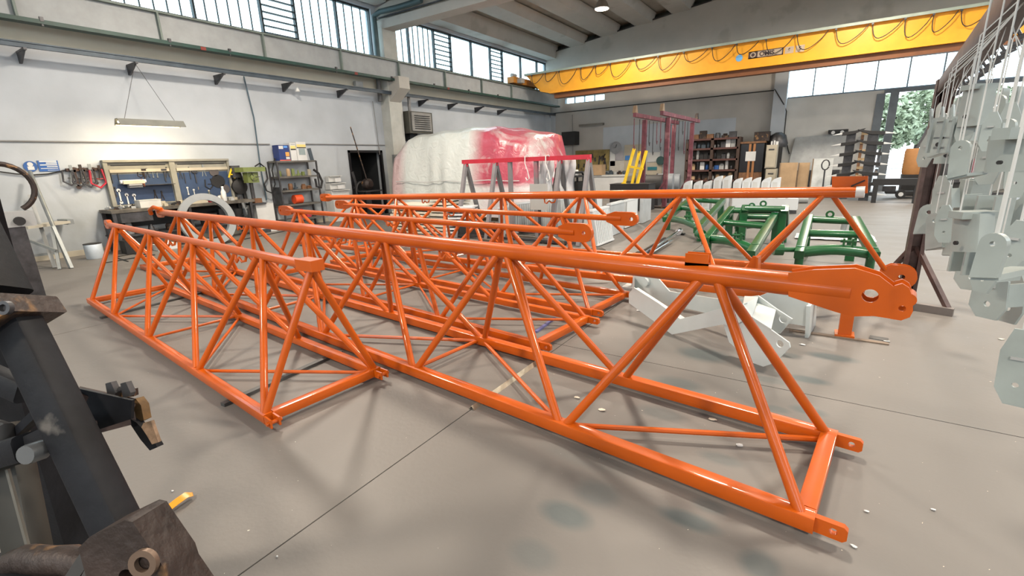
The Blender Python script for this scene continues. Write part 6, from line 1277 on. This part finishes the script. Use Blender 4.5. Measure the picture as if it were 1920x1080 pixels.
# second, greyer bar at far left with pivot bolt
MB().bar(D(8, 800, 1.3), D(55, 1045, 1.24), .085, .06, _f, ch=.008).build('side_bar', mat('grey_brown_steel', (.02, .019, .015), .6, .0, var=.35), t)
MB().bar(D(14, 880, 1.22), D(58, 1045, 1.19), .007, .007, _f).build('worn_edge', mat('worn_edge', (.12, .115, .10), .5, .4), t)
MB().bar(D(-60, 870, 1.25), D(62, 835, 1.18), .07, .08, _f, ch=.015).bar(D(55, 840, 1.19), D(135, 800, 1.22), .055, .06, _f).build('link_arm', BLACKM, t)
MB().lathe(D(55, 851, 1.12), [(.002, -.01), (.022, -.01), (.024, 0), (.024, .03)], 20, _f).build('pivot_bolt', mat('shiny_bolt', (.16, .17, .18), .35, .6), t)
MB().bar(D(-30, 700, 1.3), D(50, 735, 1.27), .06, .05, _f, ch=.01).bar(D(30, 815, 1.25), D(72, 775, 1.24), .02, .03, _f).build('rear_arm', BLACKM, t)
MB().path([D(-10, 800, 1.26), D(10, 805, 1.22), D(10, 840, 1.22), D(-10, 850, 1.2)], .02, 8).build('hose_end', BLACK, t)
MB().path([D(20, 1060, 1.2), D(50, 1048, 1.18), D(90, 1052, 1.16), D(130, 1050, 1.15), D(165, 1060, 1.13)], .035, 10).build('curved_hose', BROWNM, t)
MB().bar(D(190, 1008, 1.14), D(140, 1085, 1.1), .03, .03, _f).bar(D(205, 1022, 1.12), D(170, 1085, 1.08), .028, .03, _f).build('tie_rod', BLACK, t)
MB().lathe(D(2, 975, 1.3), [(.01, 0), (.05, 0), (.055, .05), (.03, .1)], 14, UP).build('green_knob', mat('bright_green', (.0, .18, .03), .4), t)
MB().bar(D(10, 1060, 1.25), (D(10, 1060, 1.25).x, D(10, 1060, 1.25).y, .05), .12, .12, _f).build('rear_leg', BLACKM, t)
MB().bar(D(-80, 1100, 1.2), D(330, 1120, 1.1), .1, .1, _f).build('cross_member', BLACKM, t)
MB().bar(D(-80, 330, 1.32), (D(-80, 330, 1.3).x-.3, D(-80, 330, 1.3).y, 0), .1, .1, _f).build('back_stay', BLACKM, t)
# forked arm reaching right
MB().bar(D(140, 740, 1.30), D(252, 764, 1.37), .030, .05, _f).build('arm_top', RUST, t)
MB().bar(D(172, 802, 1.30), D(252, 782, 1.37), .035, .04, _f).build('arm_lower', RUST, t)
MB().poly([D(x, y, 1.3) for x, y in ((150, 728), (250, 750), (248, 785), (186, 805))], _f*.01).build('arm_web', BLACKM, t)
MB().poly([D(x, y, 1.38) for x, y in ((243, 750), (262, 745), (272, 758), (277, 785), (262, 792), (250, 785))], _f*.03).build('end_bracket', mat('ochre_rust', (.13, .075, .03), .6, .3, var=.4, scale=20), t)
MB().poly([D(x, y, 1.36) for x, y in ((246, 780), (262, 790), (272, 800), (290, 815), (301, 836), (287, 842), (270, 822), (252, 795))], _f*.025).build('claw', BLACKM, t)
MB().poly([D(x, y, 1.33) for x, y in ((268, 800), (272, 792), (286, 788), (290, 800), (300, 828), (288, 832), (278, 815))], _f*.012).build('worn_face', mat('bare_worn', (.30, .20, .13), .6, .3, var=.4, scale=30), t)
for x in (209, 237):
    MB().poly([D(x+dx, y, 1.34) for dx, y in ((-6, 718), (4, 715), (13, 735), (10, 742), (-1, 745))], _f*.02).build('fork_lug', STEEL, t)
MB().tube(D(214, 733, 1.35), D(240, 727, 1.35), .009, n=8).build('fork_pin', STEEL, t); MB().bar(D(203, 742, 1.36), D(255, 735, 1.38), .02, .03, _f).build('lug_base', BROWNM, t)
